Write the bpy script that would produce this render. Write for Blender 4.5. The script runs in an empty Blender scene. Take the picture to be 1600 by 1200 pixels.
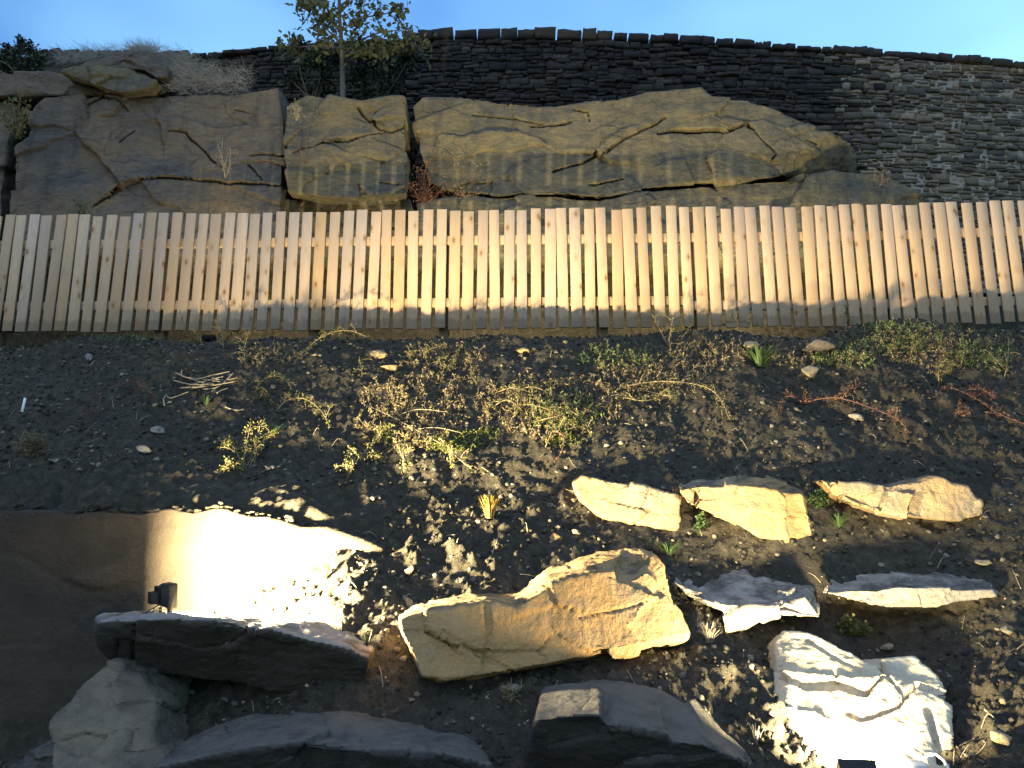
import bpy, bmesh, math, random
import numpy as np
from mathutils import Vector, Matrix
R = math.radians
C = bpy.context.scene.collection
scene = bpy.context.scene

# ------------------------------------------------------------------ camera, sky, exposure
CZ = 1.6                       # eye height above the path
PITCH = R(11.0)
FPX = 1200.0                   # focal length in pixels of the 1600 px photograph
cam_d = bpy.data.cameras.new('camera')
cam = bpy.data.objects.new('camera', cam_d); C.objects.link(cam)
cam_d.sensor_width = 36.0
cam_d.lens = 36.0 * FPX / 1600.0
cam_d.clip_start = 0.05; cam_d.clip_end = 2000
cam.location = (0, 0, CZ); cam.rotation_euler = (R(90) + PITCH, 0, 0)
scene.camera = cam

SUN_EL, SUN_AZ = R(1.5), R(200)      # last daylight, low behind the camera
world = bpy.data.worlds.new('World'); scene.world = world
world.use_nodes = True
wn, wl = world.node_tree.nodes, world.node_tree.links
wn.clear()
w_out = wn.new('ShaderNodeOutputWorld'); w_bg = wn.new('ShaderNodeBackground')
w_sky = wn.new('ShaderNodeTexSky'); w_sky.sky_type = 'NISHITA'
w_sky.sun_disc = False; w_sky.sun_elevation = SUN_EL; w_sky.sun_rotation = SUN_AZ
w_sky.air_density = 1.0; w_sky.dust_density = 0.6; w_sky.ozone_density = 1.6
w_tc = wn.new('ShaderNodeTexCoord'); w_map = wn.new('ShaderNodeMapping')
w_map.inputs['Scale'].default_value = (1.0, 1.0, 2.2)
w_no = wn.new('ShaderNodeTexNoise'); w_no.inputs['Scale'].default_value = 1.7
w_no.inputs['Detail'].default_value = 3; w_no.inputs['Roughness'].default_value = 0.45
w_mr = wn.new('ShaderNodeMapRange')
w_mr.inputs['From Min'].default_value = 0.36; w_mr.inputs['From Max'].default_value = 0.72
w_mr.inputs['To Min'].default_value = 0.07; w_mr.inputs['To Max'].default_value = 0.62
w_mix = wn.new('ShaderNodeMixRGB'); w_mix.inputs['Color2'].default_value = (1.9, 3.7, 5.0, 1)
w_tint = wn.new('ShaderNodeMixRGB'); w_tint.blend_type = 'MULTIPLY'; w_tint.inputs['Fac'].default_value = 1.0; w_tint.inputs['Color2'].default_value = (0.70, 1.52, 3.0, 1)
wl.new(w_tc.outputs['Generated'], w_map.inputs['Vector']); wl.new(w_map.outputs['Vector'], w_no.inputs['Vector'])
wl.new(w_no.outputs['Fac'], w_mr.inputs['Value']); w_sep = wn.new('ShaderNodeSeparateXYZ'); wl.new(w_tc.outputs['Generated'], w_sep.inputs[0])
w_ma = wn.new('ShaderNodeMath'); w_ma.operation = 'MULTIPLY_ADD'; w_ma.inputs[1].default_value = 0.35; w_ma.use_clamp = True
wl.new(w_sep.outputs[0], w_ma.inputs[0]); wl.new(w_mr.outputs['Result'], w_ma.inputs[2]); wl.new(w_ma.outputs[0], w_mix.inputs['Fac'])
wl.new(w_sky.outputs['Color'], w_tint.inputs['Color1']); wl.new(w_tint.outputs['Color'], w_mix.inputs['Color1']); wl.new(w_mix.outputs['Color'], w_bg.inputs['Color'])
wl.new(w_bg.outputs['Background'], w_out.inputs['Surface'])
w_bg.inputs['Strength'].default_value = 0.15

sun_d = bpy.data.lights.new('sun', 'SUN'); sun_d.energy = 0.56; sun_d.angle = R(65); sun_d.color = (0.88, 0.91, 1.16)
sun = bpy.data.objects.new('sun', sun_d); C.objects.link(sun)
sun.rotation_euler = (R(90) - R(48), 0, R(-20))

scene.view_settings.view_transform = 'Standard'; scene.view_settings.look = 'None'
scene.view_settings.exposure = 1.2; scene.view_settings.gamma = 1.0
scene.render.engine = 'CYCLES'
scene.cycles.use_denoising = True
scene.cycles.max_bounces = 6; scene.cycles.diffuse_bounces = 3
scene.cycles.sample_clamp_indirect = 6.0
LAMP_W = 95.0                    # radiant power of one floodlight
LAMP_COL = (1.0, 0.81, 0.44)

# ------------------------------------------------------------------ helpers
CP, SP = math.cos(PITCH), math.sin(PITCH)
def ray(px, py):
    u, v = (px - 800.0) / FPX, (600.0 - py) / FPX
    return np.array([u, CP - v * SP, SP + v * CP])
def P(px, py, Y):
    d = ray(px, py); d = d * (Y / d[1]); return np.array([d[0], d[1], d[2] + CZ])
def proj(p):
    x, y, z = p[0], p[1], p[2] - CZ
    f = y * CP + z * SP; w = -y * SP + z * CP
    return 800 + FPX * x / f, 600 - FPX * w / f

def _hash(ix, iy, iz, seed):
    h = (ix.astype(np.uint32) * np.uint32(374761393) + iy.astype(np.uint32) * np.uint32(668265263)
         + iz.astype(np.uint32) * np.uint32(2147483647) + np.uint32(seed * 1013904223 & 0xffffffff))
    h = (h ^ (h >> np.uint32(13))) * np.uint32(1274126177)
    h = h ^ (h >> np.uint32(16)); h = h * np.uint32(2246822519); return h ^ (h >> np.uint32(15))
def noise(p, seed=0):
    p = np.asarray(p, dtype=np.float64)
    i = np.floor(p).astype(np.int64); f = p - i
    w = f * f * f * (f * (f * 6 - 15) + 10)
    out = np.zeros(len(p))
    for dx in (0, 1):
        for dy in (0, 1):
            for dz in (0, 1):
                h = _hash(i[:, 0] + dx, i[:, 1] + dy, i[:, 2] + dz, seed)
                gx = (h & np.uint32(1023)).astype(np.float64) / 511.5 - 1
                gy = ((h >> np.uint32(10)) & np.uint32(1023)).astype(np.float64) / 511.5 - 1
                gz = ((h >> np.uint32(20)) & np.uint32(1023)).astype(np.float64) / 511.5 - 1
                d = gx * (f[:, 0] - dx) + gy * (f[:, 1] - dy) + gz * (f[:, 2] - dz)
                ww = (w[:, 0] if dx else 1 - w[:, 0]) * (w[:, 1] if dy else 1 - w[:, 1]) * (w[:, 2] if dz else 1 - w[:, 2])
                out += d * ww
    return out * 1.2
def noise2(x, y, s, seed=0):
    return noise(np.stack([x * s, y * s, np.full_like(x, seed * 7.31 + 0.5)], 1), seed)
def smooth(a, b, x):
    t = np.clip((x - a) / (b - a), 0, 1); return t * t * (3 - 2 * t)

def np_mesh(name, V, F, smooth_shade=True):
    me = bpy.data.meshes.new(name)
    V = np.ascontiguousarray(V, dtype=np.float32)
    if isinstance(F, np.ndarray):
        n = F.shape[1]
        me.vertices.add(len(V)); me.vertices.foreach_set('co', V.ravel())
        me.loops.add(F.size); me.loops.foreach_set('vertex_index', np.ascontiguousarray(F, dtype=np.int32).ravel())
        me.polygons.add(len(F)); me.polygons.foreach_set('loop_start', np.arange(0, F.size, n, dtype=np.int32))
        me.update(calc_edges=True); me.validate()
    else:
        me.from_pydata([tuple(map(float, v)) for v in V], [], F)
    if smooth_shade: me.polygons.foreach_set('use_smooth', np.ones(len(me.polygons), dtype=bool))
    me.update()
    return me
def link(name, me, mat=None, parent=None, loc=None):
    o = bpy.data.objects.new(name, me); C.objects.link(o)
    if mat is not None and me is not None and not me.materials: me.materials.append(mat)
    if parent is not None: o.parent = parent
    if loc is not None: o.location = loc
    return o
def tag(o, label, cat, group=None, kind=None):
    o['label'] = label
    if cat: o['category'] = cat
    if group: o['group'] = group
    if kind: o['kind'] = kind
    return o
def empty(name, loc, label, cat, group=None, rot=None):
    o = bpy.data.objects.new(name, None); C.objects.link(o)
    o.location = tuple(map(float, loc)); o.empty_display_size = 0.1
    if rot is not None: o.rotation_euler = rot
    return tag(o, label, cat, group)
def structure(name, me, mat, label):
    o = link(name, me, mat); o['kind'] = 'structure'; o['label'] = label; return o

class MB:
    """collects verts and faces of one mesh"""
    def __init__(s): s.V = []; s.F = []
    def add(s, V, F):
        n = len(s.V); s.V.extend([tuple(v) for v in V]); s.F.extend([tuple(i + n for i in f) for f in F])
    def box(s, c, d, M=None):
        V = [(c[0] + sx * d[0] / 2, c[1] + sy * d[1] / 2, c[2] + sz * d[2] / 2) for sx in (-1, 1) for sy in (-1, 1) for sz in (-1, 1)]
        if M is not None: V = [tuple(M @ Vector(v)) for v in V]
        s.add(V, [(0, 1, 3, 2), (4, 6, 7, 5), (0, 4, 5, 1), (2, 3, 7, 6), (0, 2, 6, 4), (1, 5, 7, 3)])
    def tube(s, pts, r0, r1=None, n=5):
        pts = [np.asarray(p, float) for p in pts]; r1 = r0 if r1 is None else r1
        V = []; m = len(pts)
        for k, p in enumerate(pts):
            t = pts[min(k + 1, m - 1)] - pts[max(k - 1, 0)]; t = t / (np.linalg.norm(t) + 1e-9)
            a = np.cross(t, (0.31, 0.2, 0.93)); a /= np.linalg.norm(a) + 1e-9; b = np.cross(t, a)
            r = r0 + (r1 - r0) * k / max(1, m - 1)
            for j in range(n):
                g = 2 * math.pi * j / n; V.append(p + r * (math.cos(g) * a + math.sin(g) * b))
        F = [(k * n + j, k * n + (j + 1) % n, (k + 1) * n + (j + 1) % n, (k + 1) * n + j) for k in range(m - 1) for j in range(n)]
        F += [tuple(range(n))[::-1], tuple((m - 1) * n + j for j in range(n))]
        s.add(V, F)
    def leaf(s, p, d, nrm, L, W, fold=0.25):
        d = d / (np.linalg.norm(d) + 1e-9); side = np.cross(d, nrm); side /= np.linalg.norm(side) + 1e-9
        up = np.cross(side, d)
        b = p + d * L * 0.5
        V = [p, b + side * W * .5 + up * W * fold, p + d * L, b - side * W * .5 + up * W * fold, b]
        s.add(V, [(0, 1, 2, 4), (0, 4, 2, 3)])
    def mesh(s, name, sm=True): return np_mesh(name, np.array(s.V), s.F, sm)

def bevelled(me, w, seg=2):
    bm = bmesh.new(); bm.from_mesh(me)
    bmesh.ops.bevel(bm, geom=list(bm.edges), offset=w, segments=seg, affect='EDGES', profile=0.6)
    bmesh.ops.recalc_face_normals(bm, faces=bm.faces)
    bm.to_mesh(me); bm.free()
    me.polygons.foreach_set('use_smooth', np.ones(len(me.polygons), dtype=bool)); me.update()
    return me

# ------------------------------------------------------------------ materials
class NT:
    def __init__(s, name):
        s.m = bpy.data.materials.new(name); s.m.use_nodes = True
        s.n, s.l = s.m.node_tree.nodes, s.m.node_tree.links
        s.b = s.n['Principled BSDF']; s.b.inputs['Roughness'].default_value = 0.9
        s.b.inputs['Specular IOR Level'].default_value = 0.25
        s.geo = s.n.new('ShaderNodeNewGeometry'); s.tc = s.n.new('ShaderNodeTexCoord')
        s.pos = s.geo.outputs['Position']
    def mapv(s, src, scale=(1, 1, 1), rot=(0, 0, 0)):
        m = s.n.new('ShaderNodeMapping'); m.inputs['Scale'].default_value = scale; m.inputs['Rotation'].default_value = rot
        s.l.new(src, m.inputs['Vector']); return m.outputs['Vector']
    def noise(s, vec, sc, det=4, rough=0.55, dist=0.0):
        t = s.n.new('ShaderNodeTexNoise'); t.inputs['Scale'].default_value = sc; t.inputs['Detail'].default_value = det
        t.inputs['Roughness'].default_value = rough; t.inputs['Distortion'].default_value = dist
        s.l.new(vec, t.inputs['Vector']); return t.outputs['Fac']
    def voro(s, vec, sc, feature='F1', out='Distance'):
        t = s.n.new('ShaderNodeTexVoronoi'); t.feature = feature; t.inputs['Scale'].default_value = sc
        s.l.new(vec, t.inputs['Vector']); return t.outputs[out]
    def ramp(s, fac, stops):
        r = s.n.new('ShaderNodeValToRGB'); e = r.color_ramp.elements
        while len(e) < len(stops): e.new(0.5)
        for k, (p, c) in enumerate(stops):
            e[k].position = p; e[k].color = (c[0], c[1], c[2], 1) if isinstance(c, tuple) else (c, c, c, 1)
        s.l.new(fac, r.inputs['Fac']); return r.outputs['Color']
    def mix(s, fac, a, b, mode='MIX'):
        m = s.n.new('ShaderNodeMixRGB'); m.blend_type = mode
        for i, v in (('Fac', fac), ('Color1', a), ('Color2', b)):
            if isinstance(v, (int, float)): m.inputs[i].default_value = v if i == 'Fac' else (v, v, v, 1)
            elif isinstance(v, tuple): m.inputs[i].default_value = (v[0], v[1], v[2], 1)
            else: s.l.new(v, m.inputs[i])
        return m.outputs['Color']
    def math(s, op, a, b=0.0):
        m = s.n.new('ShaderNodeMath'); m.operation = op
        for i, v in ((0, a), (1, b)):
            if isinstance(v, (int, float)): m.inputs[i].default_value = v
            else: s.l.new(v, m.inputs[i])
        return m.outputs[0]
    def bump(s, hgt, strength=0.5, dist=0.01, prev=None):
        b = s.n.new('ShaderNodeBump'); b.inputs['Strength'].default_value = strength; b.inputs['Distance'].default_value = dist
        s.l.new(hgt, b.inputs['Height'])
        if prev is not None: s.l.new(prev, b.inputs['Normal'])
        return b.outputs['Normal']
    def done(s, color, normal=None, rough=None):
        if isinstance(color, tuple): s.b.inputs['Base Color'].default_value = (*color, 1)
        else: s.l.new(color, s.b.inputs['Base Color'])
        if normal is not None: s.l.new(normal, s.b.inputs['Normal'])
        if rough is not None: s.b.inputs['Roughness'].default_value = rough
        return s.m

def mat_soil():
    t = NT('soil')
    a = t.noise(t.pos, 1.3, 5); b = t.noise(t.pos, 18, 6, 0.65); c = t.noise(t.pos, 90, 4, 0.7)
    col = t.ramp(b, [(0.26, (.015, .0135, .011)), (0.52, (.047, .041, .030)), (0.76, (.105, .091, .066))])
    col = t.mix(t.ramp(a, [(0.35, 0.0), (0.7, 0.55)]), col, (.036, .030, .021))
    sp = t.ramp(c, [(0.66, 0.0), (0.74, 1.0)])
    col = t.mix(sp, col, (.13, .118, .095))
    n = t.bump(b, 1.0, 0.04); n = t.bump(c, 1.0, 0.014, n)
    return t.done(col, n, 0.96)

def mat_rock(name, grey, brown, ochre, amt=0.5, streak=False, bump=0.9, pale=0.3, dark=(.03, .028, .026), island=False, crk=1.1, dirt_toplight=0.8, dust_toplight=(.035, .031, .026), dlo=0.42):
    t = NT(name)
    v = t.pos
    a = t.noise(v, 1.1, 5, 0.6, 0.4); b = t.noise(v, 5.0, 7, 0.62); c = t.noise(v, 34, 5, 0.65); d = t.noise(v, 130, 3, 0.7)
    col = t.mix(t.ramp(b, [(0.40, 0.0), (0.58, 1.0)]), grey, brown)
    col = t.mix(t.math('MULTIPLY', t.ramp(a, [(0.42, 0.0), (0.62, 1.0)]), amt), col, ochre)
    if streak:
        sv = t.mapv(v, (3.4, 0.5, 0.28)); s_ = t.noise(sv, 1.6, 5, 0.6, 0.3)
        col = t.mix(t.math('MULTIPLY', t.ramp(s_, [(0.54, 0.0), (0.66, 1.0)]), 0.35), col, ochre)
        s2 = t.noise(t.mapv(v, (2.6, 0.6, 0.35)), 2.3, 5, 0.6, 0.2)
        col = t.mix(t.math('MULTIPLY', t.ramp(s2, [(0.54, 0.0), (0.70, 1.0)]), 0.55), col, dark)
    col = t.mix(t.math('MULTIPLY', t.ramp(c, [(0.27, 1.0), (0.42, 0.0)]), 0.35), col, dark)
    col = t.mix(t.math('MULTIPLY', t.ramp(c, [(0.62, 0.0), (0.74, 1.0)]), pale), col, tuple(min(.5, 1.8 * q) for q in brown))
    if crk:
        wv_ = t.n.new('ShaderNodeVectorMath'); wv_.operation = 'ADD'; nn_ = t.n.new('ShaderNodeTexNoise'); nn_.inputs['Scale'].default_value = 2.2; t.l.new(v, nn_.inputs['Vector'])
        t.l.new(t.mapv(v, (1.1, 1.1, 2.4)), wv_.inputs[0]); t.l.new(nn_.outputs['Color'], wv_.inputs[1])
        ed = t.voro(wv_.outputs[0], crk, 'DISTANCE_TO_EDGE'); lin = t.math('MULTIPLY', t.ramp(ed, [(0.0, 1.0), (0.022, 0.0)]), t.ramp(t.noise(v, 1.7, 3), [(0.46, 0.0), (0.58, 1.0)]))
        col = t.mix(t.math('MULTIPLY', lin, 0.45), col, dark)
        e_ = t.noise(t.mapv(v, (1.0, 1.0, 3.5)), 9, 6, 0.7, 0.5); col = t.mix(t.math('MULTIPLY', t.ramp(e_, [(0.36, 1.0), (0.50, 0.0)]), 0.5), col, dark)
        col = t.mix(t.math('MULTIPLY', t.ramp(e_, [(0.54, 0.0), (0.68, 1.0)]), 0.4), col, tuple(1.7 * q for q in brown))
    if dirt_toplight:
        nz = t.n.new('ShaderNodeSeparateXYZ'); t.l.new(t.geo.outputs['Normal'], nz.inputs[0])
        dm = t.math('MULTIPLY', t.ramp(nz.outputs[2], [(0.45, 0.0), (0.8, 1.0)]), t.ramp(t.noise(v, 7, 5, 0.65), [(dlo, 0.0), (dlo + .2, 1.0)]))
        col = t.mix(t.math('MULTIPLY', dm, dirt_toplight), col, dust_toplight)  # soil on upward faces; ledge and flat boulders get painted top light
    if island: col = t.mix(1.0, col, t.ramp(t.geo.outputs['Random Per Island'], [(0.0, (.45, .45, .5)), (0.5, (.9, .88, .85)), (0.85, (1.25, 1.2, 1.1)), (1.0, (2.1, 1.95, 1.7))]), 'MULTIPLY')
    bed = t.noise(t.mapv(v, (1.2, 1.2, 9.0)), 2.2, 5, 0.6, 0.3)
    n = t.bump(bed, bump * 0.22, 0.03)
    if crk: n = t.bump(t.math('SUBTRACT', 1.0, lin), 0.6, 0.02, n)
    n = t.bump(c, bump, 0.018, n); n = t.bump(d, bump * 0.8, 0.006, n)
    return t.done(col, n, 0.92)

def mat_wood(name, mud=True):
    t = NT(name)
    oi = t.n.new('ShaderNodeObjectInfo'); rnd = oi.outputs['Random']
    cmb = t.n.new('ShaderNodeCombineXYZ')
    t.l.new(t.math('MULTIPLY', rnd, 37.0), cmb.inputs[0]); t.l.new(t.math('MULTIPLY', rnd, 91.0), cmb.inputs[2])
    va = t.n.new('ShaderNodeVectorMath'); va.operation = 'ADD'
    t.l.new(t.tc.outputs['Object'], va.inputs[0]); t.l.new(cmb.outputs[0], va.inputs[1])
    v = va.outputs[0]
    kn = t.voro(t.mapv(v, (9.0, 6.0, 4.6)), 1.0)
    warp = t.noise(t.mapv(v, (4, 4, 1.4)), 2.0, 3)
    wv = t.n.new('ShaderNodeVectorMath'); wv.operation = 'ADD'
    wc = t.n.new('ShaderNodeCombineXYZ'); t.l.new(t.math('MULTIPLY', warp, 0.06), wc.inputs[0])
    t.l.new(v, wv.inputs[0]); t.l.new(wc.outputs[0], wv.inputs[1])
    grain = t.noise(t.mapv(wv.outputs[0], (60, 60, 1.3)), 1.6, 5, 0.6)
    base = t.ramp(rnd, [(0.0, (.40, .262, .145)), (0.3, (.48, .345, .235)), (0.55, (.33, .225, .140)), (0.70, (.37, .30, .245)), (0.75, (.48, .35, .255)), (0.88, (.40, .262, .130)), (1.0, (.50, .375, .27))])
    col = t.mix(t.ramp(grain, [(0.35, 0.0), (0.68, 0.55)]), base, (.30, .20, .105))
    big = t.noise(t.mapv(v, (5, 5, 1.1)), 2.4, 4, 0.6)
    col = t.mix(t.ramp(big, [(0.46, 0.0), (0.72, 0.5)]), col, (.33, .26, .19))
    sp_ = t.n.new('ShaderNodeSeparateXYZ'); t.l.new(t.tc.outputs['Object'], sp_.inputs[0])
    wth = t.noise(t.mapv(v, (9, 9, 2.2)), 1.5, 5, 0.7); col = t.mix(t.math('MULTIPLY', t.ramp(wth, [(0.50, 0.0), (0.70, 1.0)]), t.ramp(rnd, [(0.2, 0.15), (0.9, 0.75)])), col, (.25, .21, .17))
    if mud:
        mz = t.math('ADD', sp_.outputs[2], t.math('MULTIPLY', t.noise(t.mapv(v, (14, 14, 9)), 1.0, 4, 0.7), -0.17))
        col = t.mix(t.math('MULTIPLY', t.ramp(mz, [(0.0, 1.0), (0.03, 0.0)]), 0.45), col, (.10, .08, .06))
    col = t.mix(t.ramp(kn, [(0.085, 1.0), (0.15, 0.0)]), col, (.10, .055, .03))
    col = t.mix(t.ramp(kn, [(0.15, 0.45), (0.30, 0.0)]), col, (.30, .17, .075))
    n = t.bump(grain, 0.35, 0.003)
    return t.done(col, n, 0.75)

def mat_plain(name, col, rough=0.5, var=0.25, sc=40, metal=0.0, bump=0.15):
    t = NT(name)
    a = t.noise(t.tc.outputs['Object'], sc, 4, 0.6)
    dk = tuple(c * (1 - var) for c in col); lt = tuple(min(1, c * (1 + var)) for c in col)
    t.b.inputs['Metallic'].default_value = metal
    return t.done(t.ramp(a, [(0.3, dk), (0.7, lt)]), t.bump(a, bump, 0.002), rough)

def mat_leaf(name, cols, trans=0.25):
    t = NT(name)
    a = t.noise(t.pos, 7.0, 3, 0.6); w = t.n.new('ShaderNodeTexWhiteNoise')
    t.l.new(t.mapv(t.pos, (28, 28, 28)), w.inputs['Vector']) if False else None
    b = t.noise(t.pos, 45, 2, 0.5)
    f = t.math('ADD', t.math('MULTIPLY', a, 0.5), t.math('MULTIPLY', b, 0.5))
    n = len(cols)
    col = t.ramp(f, [(0.33 + 0.34 * k / max(1, n - 1), c) for k, c in enumerate(cols)])
    t.done(col, None, 0.6)
    tr = t.n.new('ShaderNodeBsdfTranslucent'); mx = t.n.new('ShaderNodeMixShader'); mx.inputs[0].default_value = trans
    out = t.n['Material Output']
    t.l.new(col, tr.inputs['Color']); t.l.new(t.b.outputs[0], mx.inputs[1]); t.l.new(tr.outputs[0], mx.inputs[2])
    t.l.new(mx.outputs[0], out.inputs['Surface'])
    return t.m

M = {}
M['soil'] = mat_soil()
M['boulder'] = mat_rock('boulder_sandstone', (.20, .165, .12), (.27, .20, .115), (.30, .18, .07), 0.9, bump=1.0, crk=0)
M['boulder_pale'] = mat_rock('boulder_pale', (.42, .38, .30), (.48, .42, .31), (.45, .33, .18), 0.4, bump=0.7, crk=0, dirt_toplight=0.3)
M['boulder_grey'] = mat_rock('boulder_grey', (.20, .19, .185), (.26, .23, .20), (.30, .23, .14), 0.3)
M['boulder_dark'] = mat_rock('boulder_dark', (.055, .053, .056), (.080, .074, .072), (.090, .075, .058), 0.35)
M['boulder_ledge'] = mat_rock('boulder_ledge', (.034, .029, .025), (.046, .039, .032), (.06, .045, .03), 0.4, crk=0, dirt_toplight=0.9, dust_toplight=(.22, .20, .18), dlo=0.30)  # pale dusty top over dark front also paints in light from above
M['boulder_flat'] = mat_rock('boulder_flat', (.036, .034, .036), (.050, .045, .043), (.06, .048, .036), 0.4, dirt_toplight=0.9, dust_toplight=(.095, .086, .075), dlo=0.32)  # top paler than front: dust plus overhead light put into the colour
M['boulder_mid'] = mat_rock('boulder_mid', (.080, .068, .058), (.14, .115, .085), (.15, .12, .07), 0.5, crk=0)
M['slab'] = mat_rock('slab_brown', (.026, .022, .018), (.035, .029, .022), (.048, .037, .024), 0.6, bump=0.6, crk=0, pale=0.1)
M['cliff'] = mat_rock('cliff_sandstone', (.056, .055, .048), (.086, .078, .057), (.130, .105, .052), 0.6, streak=True, bump=0.7)
M['cliff_grey'] = mat_rock('cliff_weathered', (.058, .056, .055), (.080, .071, .060), (.14, .098, .052), 0.5, streak=True, bump=0.7)
M['wall_stone'] = mat_rock('wall_stone', (.013, .013, .015), (.023, .0215, .021), (.036, .031, .025), 0.3, bump=0.7, dark=(.015, .015, .015), island=True, crk=0, dirt_toplight=0)  # blackened stone, darkened further to paint in the cliff's shadow
M['wall_stone_lit'] = mat_rock('wall_stone_lit', (.070, .065, .057), (.10, .089, .073), (.13, .105, .072), 0.4, bump=0.7, dark=(.02, .02, .02), island=True, crk=0, dirt_toplight=0)  # lighter copy of the wall stone: lamplight painted into the right stretch
M['pebble'] = mat_rock('pebble', (.085, .082, .078), (.13, .118, .095), (.27, .21, .12), 0.4, island=True, crk=0, dirt_toplight=0)
M['wood'] = mat_wood('fence_pine'); M['rail_wood'] = mat_wood('rail_pine', False)
M['post'] = mat_plain('post_timber', (.12, .085, .05), 0.85, 0.4, 20)
M['black_metal'] = mat_plain('lamp_black', (.009, .009, .009), 0.6, 0.2, 60)
M['cable_black'] = mat_plain('cable_black', (.02, .02, .02), 0.5)
M['cable_white'] = mat_plain('cable_grey', (.45, .45, .43), 0.5)
M['box_grey'] = mat_plain('box_grey', (.36, .37, .37), 0.45, 0.08)
M['bark'] = mat_plain('bark', (.10, .085, .065), 0.9, 0.4, 30, bump=0.6)
M['twig'] = mat_plain('twig', (.17, .125, .08), 0.85, 0.35, 30)
M['twig_red'] = mat_plain('twig_red', (.095, .052, .038), 0.8, 0.35, 30)
M['twig_pale'] = mat_plain('twig_pale', (.23, .19, .13), 0.85, 0.25, 30)
M['leaf_oak'] = mat_leaf('oak_leaf', [(.028, .044, .020), (.055, .070, .030), (.10, .10, .045), (.075, .060, .032)])
M['leaf_dark'] = mat_leaf('dark_leaf', [(.012, .017, .010), (.025, .035, .018), (.045, .055, .030)], 0.12)
M['leaf_spray'] = mat_leaf('spray_leaf', [(.045, .060, .020), (.085, .095, .030), (.13, .12, .045), (.10, .055, .030)])
M['leaf_red'] = mat_leaf('red_leaf', [(.085, .036, .022), (.13, .055, .035), (.12, .085, .045)])
M['leaf_green'] = mat_leaf('green_leaf', [(.020, .042, .016), (.04, .072, .025), (.07, .095, .040)])
M['leaf_grass'] = mat_leaf('grass_blade', [(.05, .10, .03), (.10, .14, .045), (.17, .15, .07)])
M['leaf_moss'] = mat_leaf('moss', [(.045, .060, .015), (.085, .10, .022), (.11, .10, .035)], 0.1)
M['leaf_dry'] = mat_leaf('dry_leaf', [(.11, .09, .055), (.19, .155, .085), (.15, .095, .06)])
M['leaf_heather'] = mat_leaf('heather', [(.10, .085, .02), (.19, .14, .035), (.15, .09, .04)])
M['leaf_straw'] = mat_leaf('straw_grass', [(.15, .135, .115), (.22, .20, .17), (.28, .25, .20)])
M['mortar'] = mat_plain('lime_mortar', (.19, .175, .15), 0.95, 0.3, 14, bump=0.5)
M['orange'] = mat_plain('orange_plastic', (.62, .16, .05), 0.5, 0.1)
M['white_tag'] = mat_plain('white_tag', (.6, .62, .62), 0.5, 0.06)
gl = NT('lamp_glass'); gl.b.inputs['Emission Color'].default_value = (*LAMP_COL, 1); gl.b.inputs['Emission Strength'].default_value = 60
M['glass'] = gl.done((.8, .78, .7), None, 0.3)

# ------------------------------------------------------------------ terrain
def tps(pts):
    pts = np.array(pts, float); n = len(pts); X = pts[:, :2]
    r = np.linalg.norm(X[:, None] - X[None], axis=2)
    K = np.where(r > 0, r * r * np.log(r + 1e-12), 0) + np.eye(n) * 0.02
    Q = np.hstack([np.ones((n, 1)), X]); A = np.zeros((n + 3, n + 3)); A[:n, :n] = K; A[:n, n:] = Q; A[n:, :n] = Q.T
    sol = np.linalg.solve(A, np.concatenate([pts[:, 2], np.zeros(3)]))
    def f(x, y):
        out = np.empty(len(x))
        for k in range(0, len(x), 60000):
            xs, ys = x[k:k + 60000], y[k:k + 60000]
            d2 = (xs[:, None] - X[None, :, 0]) ** 2 + (ys[:, None] - X[None, :, 1]) ** 2
            out[k:k + 60000] = (0.5 * d2 * np.log(d2 + 1e-12)) @ sol[:n] + sol[n] + sol[n + 1] * xs + sol[n + 2] * ys
        return out
    return f
up_pts, lo_pts = [], []
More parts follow.
